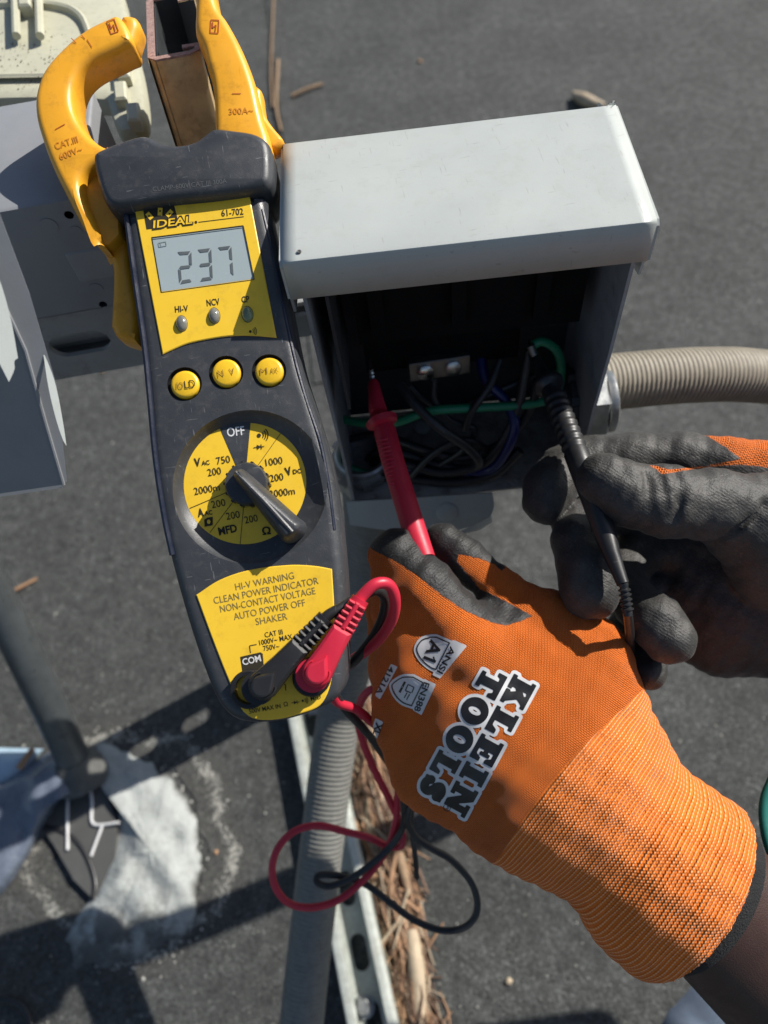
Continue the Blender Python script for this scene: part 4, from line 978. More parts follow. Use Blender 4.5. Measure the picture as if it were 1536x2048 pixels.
for c in ((502,1376), (625,1352)):
    mb = MB(); lathe(mb, mf, mf.L(*c), [(37*UNIT, .0004), (37*UNIT, .0036), (34*UNIT, .0042), (28*UNIT, .0042), (27*UNIT, .0002)], 40); mb.build('input_jack', M['black'], meter, 40)
# barrier crosspiece
cross = spl2([(184,322),(186,306),(200,296),(240,280),(284,268),(304,272),(318,281),(352,287),(388,280),(412,263),(428,254),(470,257),(510,264),(534,278),(543,296),(546,340),(543,366),(530,378),(440,393),(333,404),(240,418),(218,414),(204,396),(192,360)], 5)
mb = MB(); slab(mb, mf, lpx(mf, cross, .004), [(.0034, .0052), (.0020, .0048), (.0009, .0036), (.0002, .0014), (0, -.002), (0, -.020), (.001, -.024), (.004, -.026)]); cp = mb.build('barrier_guard', M['rubber'], meter, 50)
mb = MB(); text(mb, 'CLAMP-600V CAT III 300A', (306,383), (454,366), 9, on(.0053), .0); mb.build('lettering', M['guardmark'], cp, 0)
def jaw(name, pts, top, thick=.012, mat='clampy', rd=1.0):
    mb = MB(); slab(mb, mf, lpx(mf, spl2(pts, 5), top), [(.0032*rd, top), (.0021*rd, top-.0002), (.0011*rd, top-.0009), (.0004*rd, top-.0020), (0, top-.0038), (0, top-thick+.003), (.0010, top-thick+.001), (.003*rd, top-thick)]); return mb.build(name, M[mat], meter, 50)
left = jaw('clamp_jaw', [(233,25),(215,30),(167,54),(121,92),(83,137),(67,183),(67,225),(79,272),(100,329),(133,396),(162,450),(188,482),(204,486),(198,476),(182,432),(166,392),(161,362),(170,342),(190,328),(226,318,1),(232,292,1),(205,288),(180,270),(158,240),(145,205),(146,168),(158,140),(180,120),(212,104),(244,88),(262,78),(252,45)], -.001, .016)
tipl = jaw('jaw_tip', [(240,28),(268,27),(277,44),(272,66),(264,84),(246,86),(238,60)], -.003, .012)
trig = jaw('clamp_trigger', [(200,474,1),(212,500),(222,540),(218,650,1),(232,672),(274,686,1),(276,620),(262,540),(248,430),(226,420,1)], -.0125, .014)
mb = MB(); slab(mb, mf, lpx(mf, spl2([(150,372,1),(176,325),(214,310,1),(236,400),(240,470,1),(214,492),(200,486),(170,440)], 4), -.007), [(.0006, -.007), (0, -.0078), (0, -.013)]); mb.build('jaw_web', M['clampy'], left, 40)
right = jaw('clamp_jaw', [(388,-60,1),(388,17),(388,58),(403,92),(412,128),(421,158),(426,205),(427,270,1),(545,300,1),(537,267),(526,233),(508,158),(483,92),(454,37),(436,10),(420,-60,1)], -.001, .016)
# keep the free end rounded and short
lug = jaw('side_lug', [(506,168),(522,175),(526,200),(532,228),(548,252),(567,276),(561,288),(545,297),(530,290,1),(505,200,1)], -.008, .010, rd=.6)
pj = on(-.0008)
mb = MB(); text(mb, 'CAT.III', (112,299), (157,284), 13, pj, .01); text(mb, '600V~', (121,320), (166,303), 13, pj, .01)
mb.build('embossed_lettering', M['emboss'], left, 0)
mb = MB(); text(mb, '300A~', (458,229), (507,226), 12, pj, .01); mb.build('embossed_lettering', M['emboss'], right, 0)
def bolt_icon(c, rot, parent):
    mb = MB(); R_ = lambda x, y: (c[0]+x*math.cos(rot)-y*math.sin(rot), c[1]+x*math.sin(rot)+y*math.cos(rot))
    polyline(mb, [R_(-8,-13), R_(8,-13), R_(8,13), R_(-8,13), R_(-8,-13)], 2.0, pj); polyline(mb, [R_(-4,-9), R_(-4,3), R_(3,-3), R_(2,10)], 2.4, on_above(pj)); mb.build('hazard_mark', M['redmark'], parent, 0)
bolt_icon((225,53), -.35, left); bolt_icon((429,53), .05, right)
for a, b in (((142,76),(152,86)),((174,79),(184,95)),((163,70),(170,78)),((110,259),(130,248)),((464,187),(482,187))):
    mb = MB(); stroke(mb, a, b, 1.6, pj); mb.build('wear_mark', M['redmark'], left if a[0] < 300 else right, 0)

# ================================================================== test leads
def D(px, py, h): return mf.pt(px, py, h)
def teardrop(c, tip, r, h, n=24):
    e = np.array((tip[0]-c[0], tip[1]-c[1]), float); L = np.linalg.norm(e); e /= L; m = np.array((-e[1], e[0])); pts = []
    for i in range(n):
        a = math.radians(60 + 240*i/(n-1)); pts.append(tuple(np.array(c) + e*r*math.cos(a) + m*r*math.sin(a)))
    pts.append(tuple(np.array(c)+e*L)); return pts
def lead(name, label, mat, head, jack, end, h, cable, rc, probe):
    t = thing(name, label, 'test lead', D(*jack, .004))
    hx, hy = head; C = np.array(head, float); E = np.array(end, float); e = (E-C)/np.linalg.norm(E-C); m = np.array((-e[1], e[0]))
    mb = MB(); lathe(mb, mf, mf.L(hx-6, hy+2, .006), [(30*UNIT, .0035), (31*UNIT, .0060), (31.5*UNIT, h-.003)], 36)
    mb.build('plug_barrel', mat, t, 50)
    # right-angle body
    L = np.linalg.norm(E-C); out = []
    for i in range(13): a = math.radians(90+180*i/12); out.append(tuple(C + e*31*math.cos(a) + m*31*math.sin(a)))
    out += [tuple(C+e*(L*.32)-m*25), tuple(C+e*L*.62-m*22), tuple(C+e*L*.62+m*22), tuple(C+e*(L*.32)+m*25)]
    o2 = lpx(mf, out, h)
    mb = MB(); slab(mb, mf, o2, [(.0022, h+.0016), (.0012, h+.0013), (.0003, h+.0004), (0, h-.001), (0, h-.006), (.001, h-.008), (.0022, h-.0085)]); plug = mb.build('plug_body', mat, t, 26)
    mb = MB(); slab(mb, mf, lpx(mf, teardrop(head, C+e*42, 23, h), h), [(.0010, h+.0034), (.0004, h+.0031), (0, h+.0022), (0, h+.0010)]); mb.build('finger_pad', mat, plug, 20)
    mb = MB(); rg_ = [D(*(C + e*25.5*math.cos(a_) + m*25.5*math.sin(a_)), h+.0015) for a_ in [math.radians(55+250*i/24) for i in range(25)]]; mb.tube(rg_, .00045, 6); mb.build('pad_bead', mat, plug, 60)
    # strain relief
    mb = MB(); c0_ = C+e*L*.62; steps = 5
    mb.tube([D(*(c0_-e*4), h-.0035), D(*(C+e*(L+6)), h-.0035)], .0031, 12)
    for k in range(steps):
        c_ = c0_ + e*(L*.38*(k+.35)/steps); w_ = 22.5 - k*.9
        q = [tuple(c_+m*w_-e*3.4), tuple(c_-m*w_-e*3.4), tuple(c_-m*w_+e*3.4), tuple(c_+m*w_+e*3.4)]
        slab(mb, mf, lpx(mf, q, h), [(.0006, h+.0006), (0, h), (0, h-.0065), (.0006, h-.007)])
    s_ = c0_ + e*L*.02
    slab(mb, mf, lpx(mf, [tuple(c0_-e*2+m*5), tuple(c0_-e*2-m*5), tuple(C+e*L*.98-m*5), tuple(C+e*L*.98+m*5)], h), [(.0005, h+.0009), (0, h+.0004), (0, h-.003)])
    mb.build('strain_relief', mat, t, 40)
    mb = MB(); mb.tube(spline([D(*(C+e*(L-6)), h-.0035), D(*(C+e*(L+14)), h-.0036)] + cable, 8), rc, 14); mb.build('cable', mat, t, 80)
    return t
redc = [P(752,1168,.2435), P(778,1170,.246), P(790,1200,.250), P(784,1238,.256), P(760,1276,.266), P(728,1304,.277), P(697,1326,.289), P(668,1362,.302), P(672,1402,.312), P(715,1420,.322), P(757,1452,.338), P(790,1440,.352), P(785,1390,.36), P(748,1377,.362), P(722,1402,.366), P(717,1450,.376), P(740,1520,.388), P(775,1592,.40), P(801,1650,.408), P(803,1690,.41), P(775,1692,.414), P(740,1676,.412), P(690,1663,.41), P(635,1651,.408), P(585,1665,.406), P(551,1706,.405), P(546,1760,.405), P(573,1803,.406), P(622,1815,.408), P(682,1797,.411), P(740,1746,.412), P(776,1694,.412), P(792,1640,.404), P(800,1560,.392), P(835,1450,.372), P(856,1300,.352), P(858,1200,.338), P(846,1120,.322)]
tr = lead('red_test_lead', 'red test lead from the right meter jack to the probe in the orange glove', M['red'], (634,1345), (625,1352), (718,1203), .0145, redc, .0020, None)
blkc = [P(690,1212,.246), P(722,1192,.2485), P(752,1180,.2525), P(770,1196,.257), P(768,1228,.262), P(748,1272,.270), P(712,1318,.280), P(690,1340,.291), P(668,1378,.306), P(690,1418,.320), P(722,1452,.334), P(760,1500,.352), P(800,1570,.376), P(808,1640,.398), P(790,1682,.404), P(750,1722,.406), P(705,1755,.408), P(660,1772,.41), P(634,1764,.41), P(640,1750,.412), P(680,1752,.414), P(730,1768,.414), P(778,1803,.412), P(825,1838,.41), P(880,1860,.408), P(928,1855,.406), P(954,1822,.405), P(945,1770,.404), P(905,1722,.402), P(860,1695,.40), P(828,1670,.398), P(816,1630,.392), P(850,1560,.385), P(1000,1440,.37), P(1150,1400,.36), P(1235,1385,.350), P(1258,1325,.334), P(1260,1275,.305), P(1255,1222,.289)]
tb = lead('black_test_lead', 'black test lead from the COM jack to the black probe held in the grey glove', M['blackrub'], (526,1371), (502,1376), (648,1240), .0125, blkc, .0019, None)
mb = MB(); mb.tube(spline([P(826,1600,.40), P(822,1650,.405), P(830,1710,.41), P(834,1755,.42)], 5), .0015, 8); mb.build('loose_cable_end', M['blackrub'], tb, 80)
def rod(t, name, mat, pts, smooth=50, seg=24, n=1):
    mb = MB(); mb.tube([P(x, y, d) for x, y, d, r in pts], [r*d/FPX for x, y, d, r in pts], seg); return mb.build(name, mat, t, smooth)
def lerp_rows(a, b, n, f):
    out = []
    for i in range(n):
        u = i/(n-1); out.append(tuple(a[k]+(b[k]-a[k])*u for k in range(3)) + (f(u, i),))
    return out
rod(tr, 'probe_tip', M['steel'], [(740,716,.346,1.0),(741,722,.3455,2.6),(742,738,.345,3.2),(742.5,741,.345,5.4),(743,743,.345,3.8),(743.5,747,.3445,5.6),(744,750,.3445,4.0),(744.6,754,.344,6.2),(745,758,.344,4.6),(746,768,.343,6.6)])
pr = rod(tr, 'probe_handle', M['red'], [(745,762,.3435,8),(747,768,.343,12),(752,800,.341,15.5),(756,822,.340,18.5),(757,826,.340,17),(759,832,.339,19),(761,838,.339,30),(763,842,.3385,33),(765,848,.338,31),(766,851,.338,20),(770,862,.3375,22.5),(785,920,.334,23),(805,985,.328,23.5),(833,1075,.318,24.5),(850,1120,.312,22)])
mb = MB()
for i in range(12):
    u = i/11; x, y, d = 766+27*u, 880+85*u, .3365-.006*u
    c_ = P(x+ -2, y, d - 22.6*d/FPX); ex_ = (P(x+12, y-3, d)-P(x, y, d)).normalized()
    mb.tube([c_-ex_*.0028, c_+ex_*.0028], .00042, 6)
mb.build('grip_ribs', M['red'], pr, 60)
rod(tb, 'probe_tip', M['steel'], [(1058,680,.350,2),(1060,690,.349,4),(1064,700,.348,6),(1066,712,.347,7)])
pk = rod(tb, 'probe_handle', M['blackrub'], [(1066,708,.341,10),(1078,735,.337,13),(1089,756,.334,16),(1092,761,.333,28),(1096,768,.332,32),(1100,775,.331,29),(1102,779,.330,20),(1108,792,.328,21)] +
    lerp_rows((1110,796,.3275), (1152,905,.314), 33, lambda u, i: (23.5 if i % 4 < 2 else 21.2)+1.5*u) + [(1165,940,.311,25),(1190,1005,.304,25),(1208,1060,.298,23),(1222,1105,.294,18),(1236,1142,.291,14),(1246,1168,.289,12.5)])
rod(tb, 'probe_strain_relief', M['blackrub'], [(1246,1166,.289,10),(1247.5,1171,.289,10)] + lerp_rows((1248,1174,.289), (1255,1222,.289), 21, lambda u, i: 8.5 if i % 4 < 2 else 12.5) + [(1256,1232,.289,8)])

# ================================================================== gloves (distance field, meshed)
def surface_nets(Dv, org, h):
    nx, ny, nz = Dv.shape; s = Dv < 0
    c = np.zeros((nx-1, ny-1, nz-1), np.int8)
    for dx in (0,1):
        for dy in (0,1):
            for dz in (0,1): c += s[dx:nx-1+dx, dy:ny-1+dy, dz:nz-1+dz]
    act = (c > 0) & (c < 8); idx = -np.ones(act.shape, np.int64); ii = np.argwhere(act); idx[act] = np.arange(len(ii))
    acc = np.zeros((len(ii), 3)); cnt = np.zeros(len(ii)); corners = [(a,b,d) for a in (0,1) for b in (0,1) for d in (0,1)]
    for p in corners:
        for ax in range(3):
            if p[ax]: continue
            q = list(p); q[ax] = 1
            a = Dv[ii[:,0]+p[0], ii[:,1]+p[1], ii[:,2]+p[2]]; b = Dv[ii[:,0]+q[0], ii[:,1]+q[1], ii[:,2]+q[2]]
            m = (a < 0) != (b < 0); t = a[m]/(a[m]-b[m]); pos = np.tile(np.array(p, float), (m.sum(), 1)); pos[:,ax] = t
            acc[m] += pos; cnt[m] += 1
    V = org + (ii + acc/cnt[:,None])*h; Fs = []
    for ax in range(3):
        o1, o2 = [(1,2),(2,0),(0,1)][ax]; sl = [slice(1,-1)]*3; sl[ax] = slice(0, None)
        A = s[tuple(slice(0,-1) if k == ax else slice(1,-1) for k in range(3))]; B = s[tuple(slice(1,None) if k == ax else slice(1,-1) for k in range(3))]
        for flip in (0, 1):
            e = np.argwhere((A & ~B) if not flip else (~A & B))
            if not len(e): continue
            g = e.copy(); 
            for k in range(3):
                if k != ax: g[:,k] += 1
            def cell(d1, d2):
                q = g.copy(); q[:,o1] -= d1; q[:,o2] -= d2; return idx[q[:,0], q[:,1], q[:,2]]
            f = np.stack([cell(0,0), cell(1,0), cell(1,1), cell(0,1)], 1)
            Fs.append(f if flip == 0 else f[:, ::-1])
    return V, np.concatenate(Fs)
def C3(px, py, d): return np.array([(px-768)/FPX*d, -(py-1024)/FPX*d, -d])*1000     # camera space, mm
def to_world(V):
    B = np.array([list(R), list(U), list(-F)]); return V/1000 @ B + np.array(list(CAM))
def rcone(X, a, b, ra, rb, fl=1.0):
    S_ = np.array([1, 1, 1/fl], np.float32); p = X*S_; A = (a*S_).astype(np.float32); Bv = (b*S_).astype(np.float32); ba = Bv-A; L2 = float(ba.dot(ba))+1e-6
    t = np.clip(((p-A) @ ba)/L2, 0, 1); d = np.sqrt((((p-A) - t[...,None]*ba)**2).sum(-1)) - (ra+(rb-ra)*t); return d*(1.0 if fl == 1 else .8)
def smin(a, b, k):
    h = np.clip(.5+.5*(b-a)/k, 0, 1); return b*(1-h)+a*h - k*h*(1-h)
def chain(X, pts, k=4, fl=1.0):
    d = None
    for p, q in zip(pts, pts[1:]):
        e = rcone(X, C3(*p[:3]), C3(*q[:3]), p[3]*p[2]/FPX*1000, q[3]*q[2]/FPX*1000, fl); d = e if d is None else smin(d, e, k)
    return d
def grid(lo, hi, h):
    n = [int(math.ceil((hi[i]-lo[i])/h))+1 for i in range(3)]
    g = np.stack(np.meshgrid(*[lo[i]+h*np.arange(n[i], dtype=np.float32) for i in range(3)], indexing='ij'), -1).astype(np.float32); return g
def poly_sd(px, py, pts):
    """signed distance to polygon, negative inside"""
    P_ = np.array(pts, float); d = np.full(px.shape, 1e9); ins = np.zeros(px.shape, bool)
    for i in range(len(P_)):
        a, b = P_[i-1], P_[i]; e = b-a; wx, wy = px-a[0], py-a[1]; t = np.clip((wx*e[0]+wy*e[1])/(e.dot(e)+1e-9), 0, 1)
        d = np.minimum(d, (wx-e[0]*t)**2+(wy-e[1]*t)**2)
        c = ((a[1] > py) != (b[1] > py)); 
        with np.errstate(all='ignore'): xi = (b[0]-a[0])*(py-a[1])/(b[1]-a[1]+1e-12)+a[0]
        ins ^= c & (px < xi)
    d = np.sqrt(d); return np.where(ins, -d, d)
def glove_mesh(name, V, Fc, mat, parent, attrs):
    W_ = to_world(V); off = np.array(list(wpos(parent))); me = bpy.data.meshes.new(name)
    me.from_pydata((W_-off).tolist(), [], Fc.tolist()); me.update(); me.materials.append(mat); me.shade_smooth()
    for k, a in attrs.items():
        at = me.attributes.new(k, 'FLOAT', 'POINT'); at.data.foreach_set('value', np.asarray(a, np.float32))
    o = bpy.data.objects.new(name, me); scene.collection.objects.link(o); o.parent = parent; return o
def relax(V, Fc, it=2, lam=.5):
    E = np.concatenate([Fc[:, [0,1]], Fc[:, [1,2]], Fc[:, [2,3]], Fc[:, [3,0]]]); E = np.concatenate([E, E[:, ::-1]])
    for _ in range(it):
        s = np.zeros_like(V); c = np.zeros(len(V)); np.add.at(s, E[:,0], V[E[:,1]]); np.add.at(c, E[:,0], 1); V = V*(1-lam)+lam*s/np.maximum(c, 1)[:,None]
    return V
def normals(V, Fc):
    n = np.cross(V[Fc[:,2]]-V[Fc[:,0]], V[Fc[:,3]]-V[Fc[:,1]]); out = np.zeros_like(V)
    for k in range(4): np.add.at(out, Fc[:,k], n)
    return out/(np.linalg.norm(out, axis=1)[:,None]+1e-9)
def pix(V): d = -V[:,2]; return 768+V[:,0]/d*FPX, 1024-V[:,1]/d*FPX

person = thing('person', 'person reaching in with both forearms, wearing work gloves and holding two probes', 'person', P(1700, 1900, .33))
GH = .85
# ---- orange glove, back of the hand up
X = grid(C3(715,2010,.30)*np.array([1,1,1])-np.array([0,0,42]), C3(1640,1010,.30)+np.array([3,0,44]), GH)
X[..., 2] = X[..., 2]
palm = chain(X, [(905,1335,.318,125),(1010,1450,.318,165),(1115,1550,.318,190)], 10, .78)
palm = smin(palm, chain(X, [(1010,1320,.317,110),(1110,1400,.317,150),(1150,1520,.317,165)], 10, .74), 12)
palm = smin(palm, chain(X, [(800,1330,.324,52),(838,1430,.325,82),(880,1530,.324,88),(985,1580,.321,110)], 10, .8), 10)
palm = smin(palm, chain(X, [(1110,1550,.318,192),(1180,1605,.315,174),(1240,1655,.312,160)], 8, .84), 10)
palm = smin(palm, chain(X, [(1240,1655,.312,160),(1310,1725,.309,178),(1350,1765,.308,186),(1400,1795,.306,184),(1490,1855,.304,170)], 5, .88), 4)
idxf = chain(X, [(795,1100,.318,44),(858,1180,.311,56),(945,1300,.308,78)], 4)
idxf = smin(idxf, chain(X, [(775,1120,.322,36),(800,1215,.320,56),(850,1330,.318,80)], 4), 9)
thm = chain(X, [(888,1082,.330,38),(935,1122,.327,40),(1000,1180,.325,41),(1085,1240,.320,58),(1150,1330,.315,85)], 4)
thm = smin(thm, chain(X, [(1140,1235,.322,45),(1190,1300,.318,62),(1205,1400,.315,85)], 4), 9)
mid = chain(X, [(800,1130,.340,38),(775,1220,.345,42),(800,1340,.340,60),(860,1440,.33,80)], 4)
rng = chain(X, [(860,1160,.352,36),(800,1260,.358,42),(800,1390,.350,56),(880,1500,.335,80)], 4)
Dv = smin(palm, idxf, 5); Dv = np.minimum(Dv, smin(palm, thm, 4)); Dv = np.minimum(Dv, smin(palm, mid, 5)); Dv = np.minimum(Dv, smin(palm, rng, 5))
# webbing crease between thumb and hand
gro = chain(X, [(905,1112,.300,7),(965,1185,.297,9),(1012,1243,.294,6)], 3); Dv = -smin(-Dv, gro, 3)
for g in ([(1122,1520,.270,3),(1180,1450,.276,2)], [(1110,1765,.290,6),(1160,1700,.271,8),(1240,1610,.266,8),(1320,1520,.276,6)], [(1150,1650,.270,5),(1210,1700,.268,6),(1290,1780,.268,4)], [(1085,1690,.28,3),(1150,1640,.272,4),(1230,1560,.270,2)], [(1060,1240,.298,5),(1110,1290,.292,3)]):
    Dv = -smin(-Dv, chain(X, g, 2), 3.5)
Dv += .35*np.sin(X[...,0]*.28+X[...,1]*.15)*np.sin(X[...,1]*.23-X[...,2]*.2) + .22*np.sin(X[...,0]*.7-X[...,1]*.5)
nrm = np.array([.812, -.584, 0]); pc = C3(1441,1812,.284)
cut = ((X-pc.astype(np.float32)) @ nrm.astype(np.float32)); Dv = np.maximum(Dv, cut)
V, Fc = surface_nets(Dv, X[0,0,0].astype(float), GH); V = relax(V, Fc, 2); Nn = normals(V, Fc)
if Nn[np.argmax(V[:,2])][2] < 0: Fc = Fc[:, ::-1]; Nn = -Nn
px, py = pix(V)
polys = [[(735,1088),(762,1040),(850,1030),(862,1062),(905,1112),(950,1165),(985,1208),(1014,1250),(985,1246),(930,1222),(880,1188),(835,1152),(790,1122),(745,1100)],
         [(834,1100),(834,1030),(905,1025),(955,1075),(1012,1134),(1004,1142),(988,1128),(962,1118),(918,1108),(912,1130),(930,1168),(906,1160),(868,1100)],
         [(920,1150),(960,1178),(1000,1196),(1066,1232),(1040,1243),(1008,1252),(975,1230),(930,1180)], [(776,1244),(788,1240),(792,1252),(784,1260),(774,1256)]]
cm = np.full(len(V), -9.0)
for q in polys: cm = np.maximum(cm, -poly_sd(px, py, q)*.2)
cm = np.where(V[:,2] < -1000*.345, 5, cm)          # dipped palm side
cuffd = ((V - C3(1142,1537,.30)) @ nrm)
cm = np.maximum(cm, np.where(cuffd < -1, (-Nn[:,2]-.22)*9, -9))
axis_p = C3(1262,1685,.306); perp = np.array([.584, .812, 0]); r_ = V-axis_p
kb = 33*np.arctan2(r_[:,2], r_ @ perp) if False else (r_ @ perp) + .0*r_[:,2]
kb = np.where(np.abs(Nn @ perp) > .75, r_[:,2]*1.0 + 0, kb) if False else kb
orange = glove_mesh('work_glove', V, Fc, M['gloveA'], person, {'coat': cm, 'cuff': cuffd + 10 - .0057*((r_ @ perp)**2), 'ka': r_ @ nrm - .0040*((r_ @ perp)**2), 'kb': kb})
orange['label'] = 'orange knit glove with black print and ribbed cuff'
bvh = BVHTree.FromPolygons([Vector(v) for v in to_world(V)], [tuple(f) for f in Fc.tolist()])
def glove_pt(px_, py_, off):
    hit = bvh.ray_cast(CAM, ray(px_, py_).normalized())
    if hit[0] is None: return None
    n_ = hit[1] if hit[1].dot(CAM-hit[0]) > 0 else -hit[1]
    return hit[0] + n_*off
# smoothed offset so that prints do not show the facets
def onglove(off): 
    def f(x, y, z=0.0):
        p = glove_pt(x, y, off+z); return p if p else P(x, y, .30)
    return f
# ---- prints as iso-contour meshes
def contour(mb, sd, x0, y0, step, iso, place):
    ny, nx = sd.shape; cache = {}
    def pv(x, y):
        k = (round(x, 3), round(y, 3))
        if k not in cache:
            p = place(x, y)
            if p is None: return None
            cache[k] = len(mb.v); mb.v.append(p)
        return cache[k]
    for j in range(ny-1):
        for i in range(nx-1):
            q = sd[j:j+2, i:i+2]
            if q.min() > iso: continue
            c = [(x0+i*step, y0+j*step, sd[j,i]), (x0+(i+1)*step, y0+j*step, sd[j,i+1]), (x0+(i+1)*step, y0+(j+1)*step, sd[j+1,i+1]), (x0+i*step, y0+(j+1)*step, sd[j+1,i])]
            for tri in ((0,1,2), (0,2,3)):
                t = [c[k] for k in tri]; out = []
                for k in range(3):
                    a, b = t[k], t[(k+1) % 3]
                    if a[2] <= iso: out.append(a[:2])
                    if (a[2] <= iso) != (b[2] <= iso):
                        u = (iso-a[2])/(b[2]-a[2]); out.append((a[0]+(b[0]-a[0])*u, a[1]+(b[1]-a[1])*u))
                if len(out) < 3: continue
                ids = [pv(*o_) for o_ in out]
                if None in ids or len(set(ids)) < 3: continue
                mb.f.append(tuple(ids))
LET = {
 'T': [(0,12),(0,7.6),(1.5,7.6),(2.4,9.4),(4,9.4),(4,2),(2.4,2),(2.4,0),(9.6,0),(9.6,2),(8,2),(8,9.4),(9.6,9.4),(10.5,7.6),(12,7.6),(12,12)],
 'L': [(0,12),(0,10),(1.2,10),(1.2,2),(0,2),(0,0),(10,0),(10,5),(8.5,5),(7.4,2.3),(5.2,2.3),(5.2,10),(6.6,10),(6.6,12)],
 'K': [(0,0),(5.6,0),(5.6,2),(4.6,2),(4.6,4),(5.6,5),(7,2),(6.2,2),(6.2,0),(11.6,0),(11.6,2),(10.8,2),(8.2,7),(9.6,10),(10.8,10),(10.8,12),(5.8,12),(5.8,10),(6.7,10),(4.6,7.4),(4.6,10),(5.6,10),(5.6,12),(0,12),(0,10),(1.1,10),(1.1,2),(0,2)],
 'E': [(0,12),(0,10),(1.2,10),(1.2,2),(0,2),(0,0),(10,0),(10,4.6),(8.6,4.6),(7.6,2.1),(5.2,2.1),(5.2,5),(6.2,5),(6.2,3.6),(7.5,3.6),(7.5,8.4),(6.2,8.4),(6.2,7),(5.2,7),(5.2,9.9),(7.4,9.9),(8.4,7.4),(9.8,7.4),(9.8,12)],
 'I': [(0,0),(6.4,0),(6.4,2),(5.2,2),(5.2,10),(6.4,10),(6.4,12),(0,12),(0,10),(1.2,10),(1.2,2),(0,2)],
 'N': [(0,0),(4.8,0),(4.8,2),(3.6,2),(3.6,6.6),(7.4,0),(10,0),(10,10),(11.2,10),(11.2,12),(6.4,12),(6.4,10),(7.6,10),(7.6,5.4),(4.2,12),(0,12),(0,10),(1,10),(1,2),(0,2)]}
def ellp(cx, cy, rx, ry, n=26): return [(cx+rx*math.cos(2*math.pi*i/n), cy+ry*math.sin(2*math.pi*i/n)) for i in range(n)]
e_r = np.array((-.476, .88)); up_r = np.array((.88, .476))
x0_, y0_, st_ = 820, 1310, 2.0
gx, gy = np.meshgrid(x0_ + st_*np.arange(140), y0_ + st_*np.arange(175)); sd = np.full(gx.shape, 1e9)
def word(s, c_first, c_last, sx, sy, lean=0):
    """letters laid from the centre of the first to the centre of the last"""
    global sd
    W_ = {'O': 12.4, 'S': 9.6}; widths = [W_.get(ch) or max(p[0] for p in LET[ch]) for ch in s]; gap = 1.0
    xs = []; x = 0; gap = 2.1
    for w_ in widths: xs.append(x); x += w_+gap
    cf_, cl = xs[0]+widths[0]/2, xs[-1]+widths[-1]/2; A = np.array(c_first, float); B = np.array(c_last, float); k = np.linalg.norm(B-A)/(cl-cf_)
    for ch, xo in zip(s, xs):
        tr_ = lambda pts: [tuple(A + e_r*((p[0]+xo-cf_)*k) + up_r*((p[1]-6)*sy)) for p in pts]
        if ch == 'O': d = np.maximum(poly_sd(gx, gy, tr_(ellp(6.2,6,6.2,6.5))), -poly_sd(gx, gy, tr_(ellp(6.2,6,1.9,3.4))))
        elif ch == 'S':
            cl_ = tr_(spl2([(7.6,9.2),(6.4,10.4),(4.4,10.5),(2.7,9.2),(3.2,7.4),(5.2,6.1),(6.9,4.6),(6.6,2.4),(4.6,1.5),(2.8,1.9),(1.6,3.2)], 4, False)); d = np.full(gx.shape, 1e9)
            for a, b in zip(cl_, cl_[1:]):
                a = np.array(a); b = np.array(b); e = b-a; t = np.clip(((gx-a[0])*e[0]+(gy-a[1])*e[1])/(e.dot(e)+1e-9), 0, 1)
                d = np.minimum(d, np.hypot(gx-a[0]-e[0]*t, gy-a[1]-e[1]*t)-7.8)
            for q in ([(7.2,12),(7.2,8),(9,8),(9,12)], [(.4,.2),(.4,4.6),(2.1,4.6),(2.1,.2)]): d = np.minimum(d, poly_sd(gx, gy, tr_(q)))
        else: d = poly_sd(gx, gy, tr_(LET[ch]))
        sd = np.minimum(sd, d)
word('KLEIN', (1036,1386), (922,1598), 1, 4.15); word('TOOLS', (980,1366), (867,1576), 1, 4.15)
sd -= .6
mb = MB(); contour(mb, sd, x0_, y0_, st_, 6.5, lambda x, y: glove_pt(x, y, .00022)); pw = mb.build('white_print', M['white_ink'], orange, 60)
mb = MB(); contour(mb, sd, x0_, y0_, st_, 0.0, lambda x, y: glove_pt(x, y, .00034)); mb.build('black_lettering', M['black'], orange, 60)
def shield(pts, inner, strip):
    global sd
    xs = [p[0] for p in pts+strip]; ys = [p[1] for p in pts+strip]; X0_, Y0_ = min(xs)-6, min(ys)-6
    gx_, gy_ = np.meshgrid(np.arange(X0_, max(xs)+6, 2.0), np.arange(Y0_, max(ys)+6, 2.0))
    a = poly_sd(gx_, gy_, spl2(pts, 4)) if True else 0; b = poly_sd(gx_, gy_, strip)
    mb = MB(); contour(mb, np.minimum(a-2, b), X0_, Y0_, 2.0, 0, lambda x, y: glove_pt(x, y, .00022)); mb.build('white_print', M['white_ink'], orange, 60)
    mb = MB(); contour(mb, np.abs(a+4)-1.3, X0_, Y0_, 2.0, 0, lambda x, y: glove_pt(x, y, .00034)); return mb
def cg(x, y): return (700+.4036*x, 1000+.4036*y)
ink = onglove(.00036)
m1 = shield([cg(*p) for p in ((322,735),(345,690),(390,672),(430,668),(508,700,),(440,845),(395,840),(350,800))][:0] + [(*cg(322,738),), (*cg(350,688),), (*cg(400,670),), (*cg(432,670), 1), (*cg(508,703), 1), (*cg(432,852), 1), (*cg(392,835),), (*cg(345,792),)], None, [cg(512,692),cg(580,722),cg(446,884),cg(408,866)])
text(m1, 'A1', cg(382,700), cg(345,795) if False else cg(388,782), 21, ink, .05) if False else None
def rtext(mb, s, a, b, h, bold=.02): text(mb, s, cg(*a), cg(*b), h, ink, bold, fine=2.5)
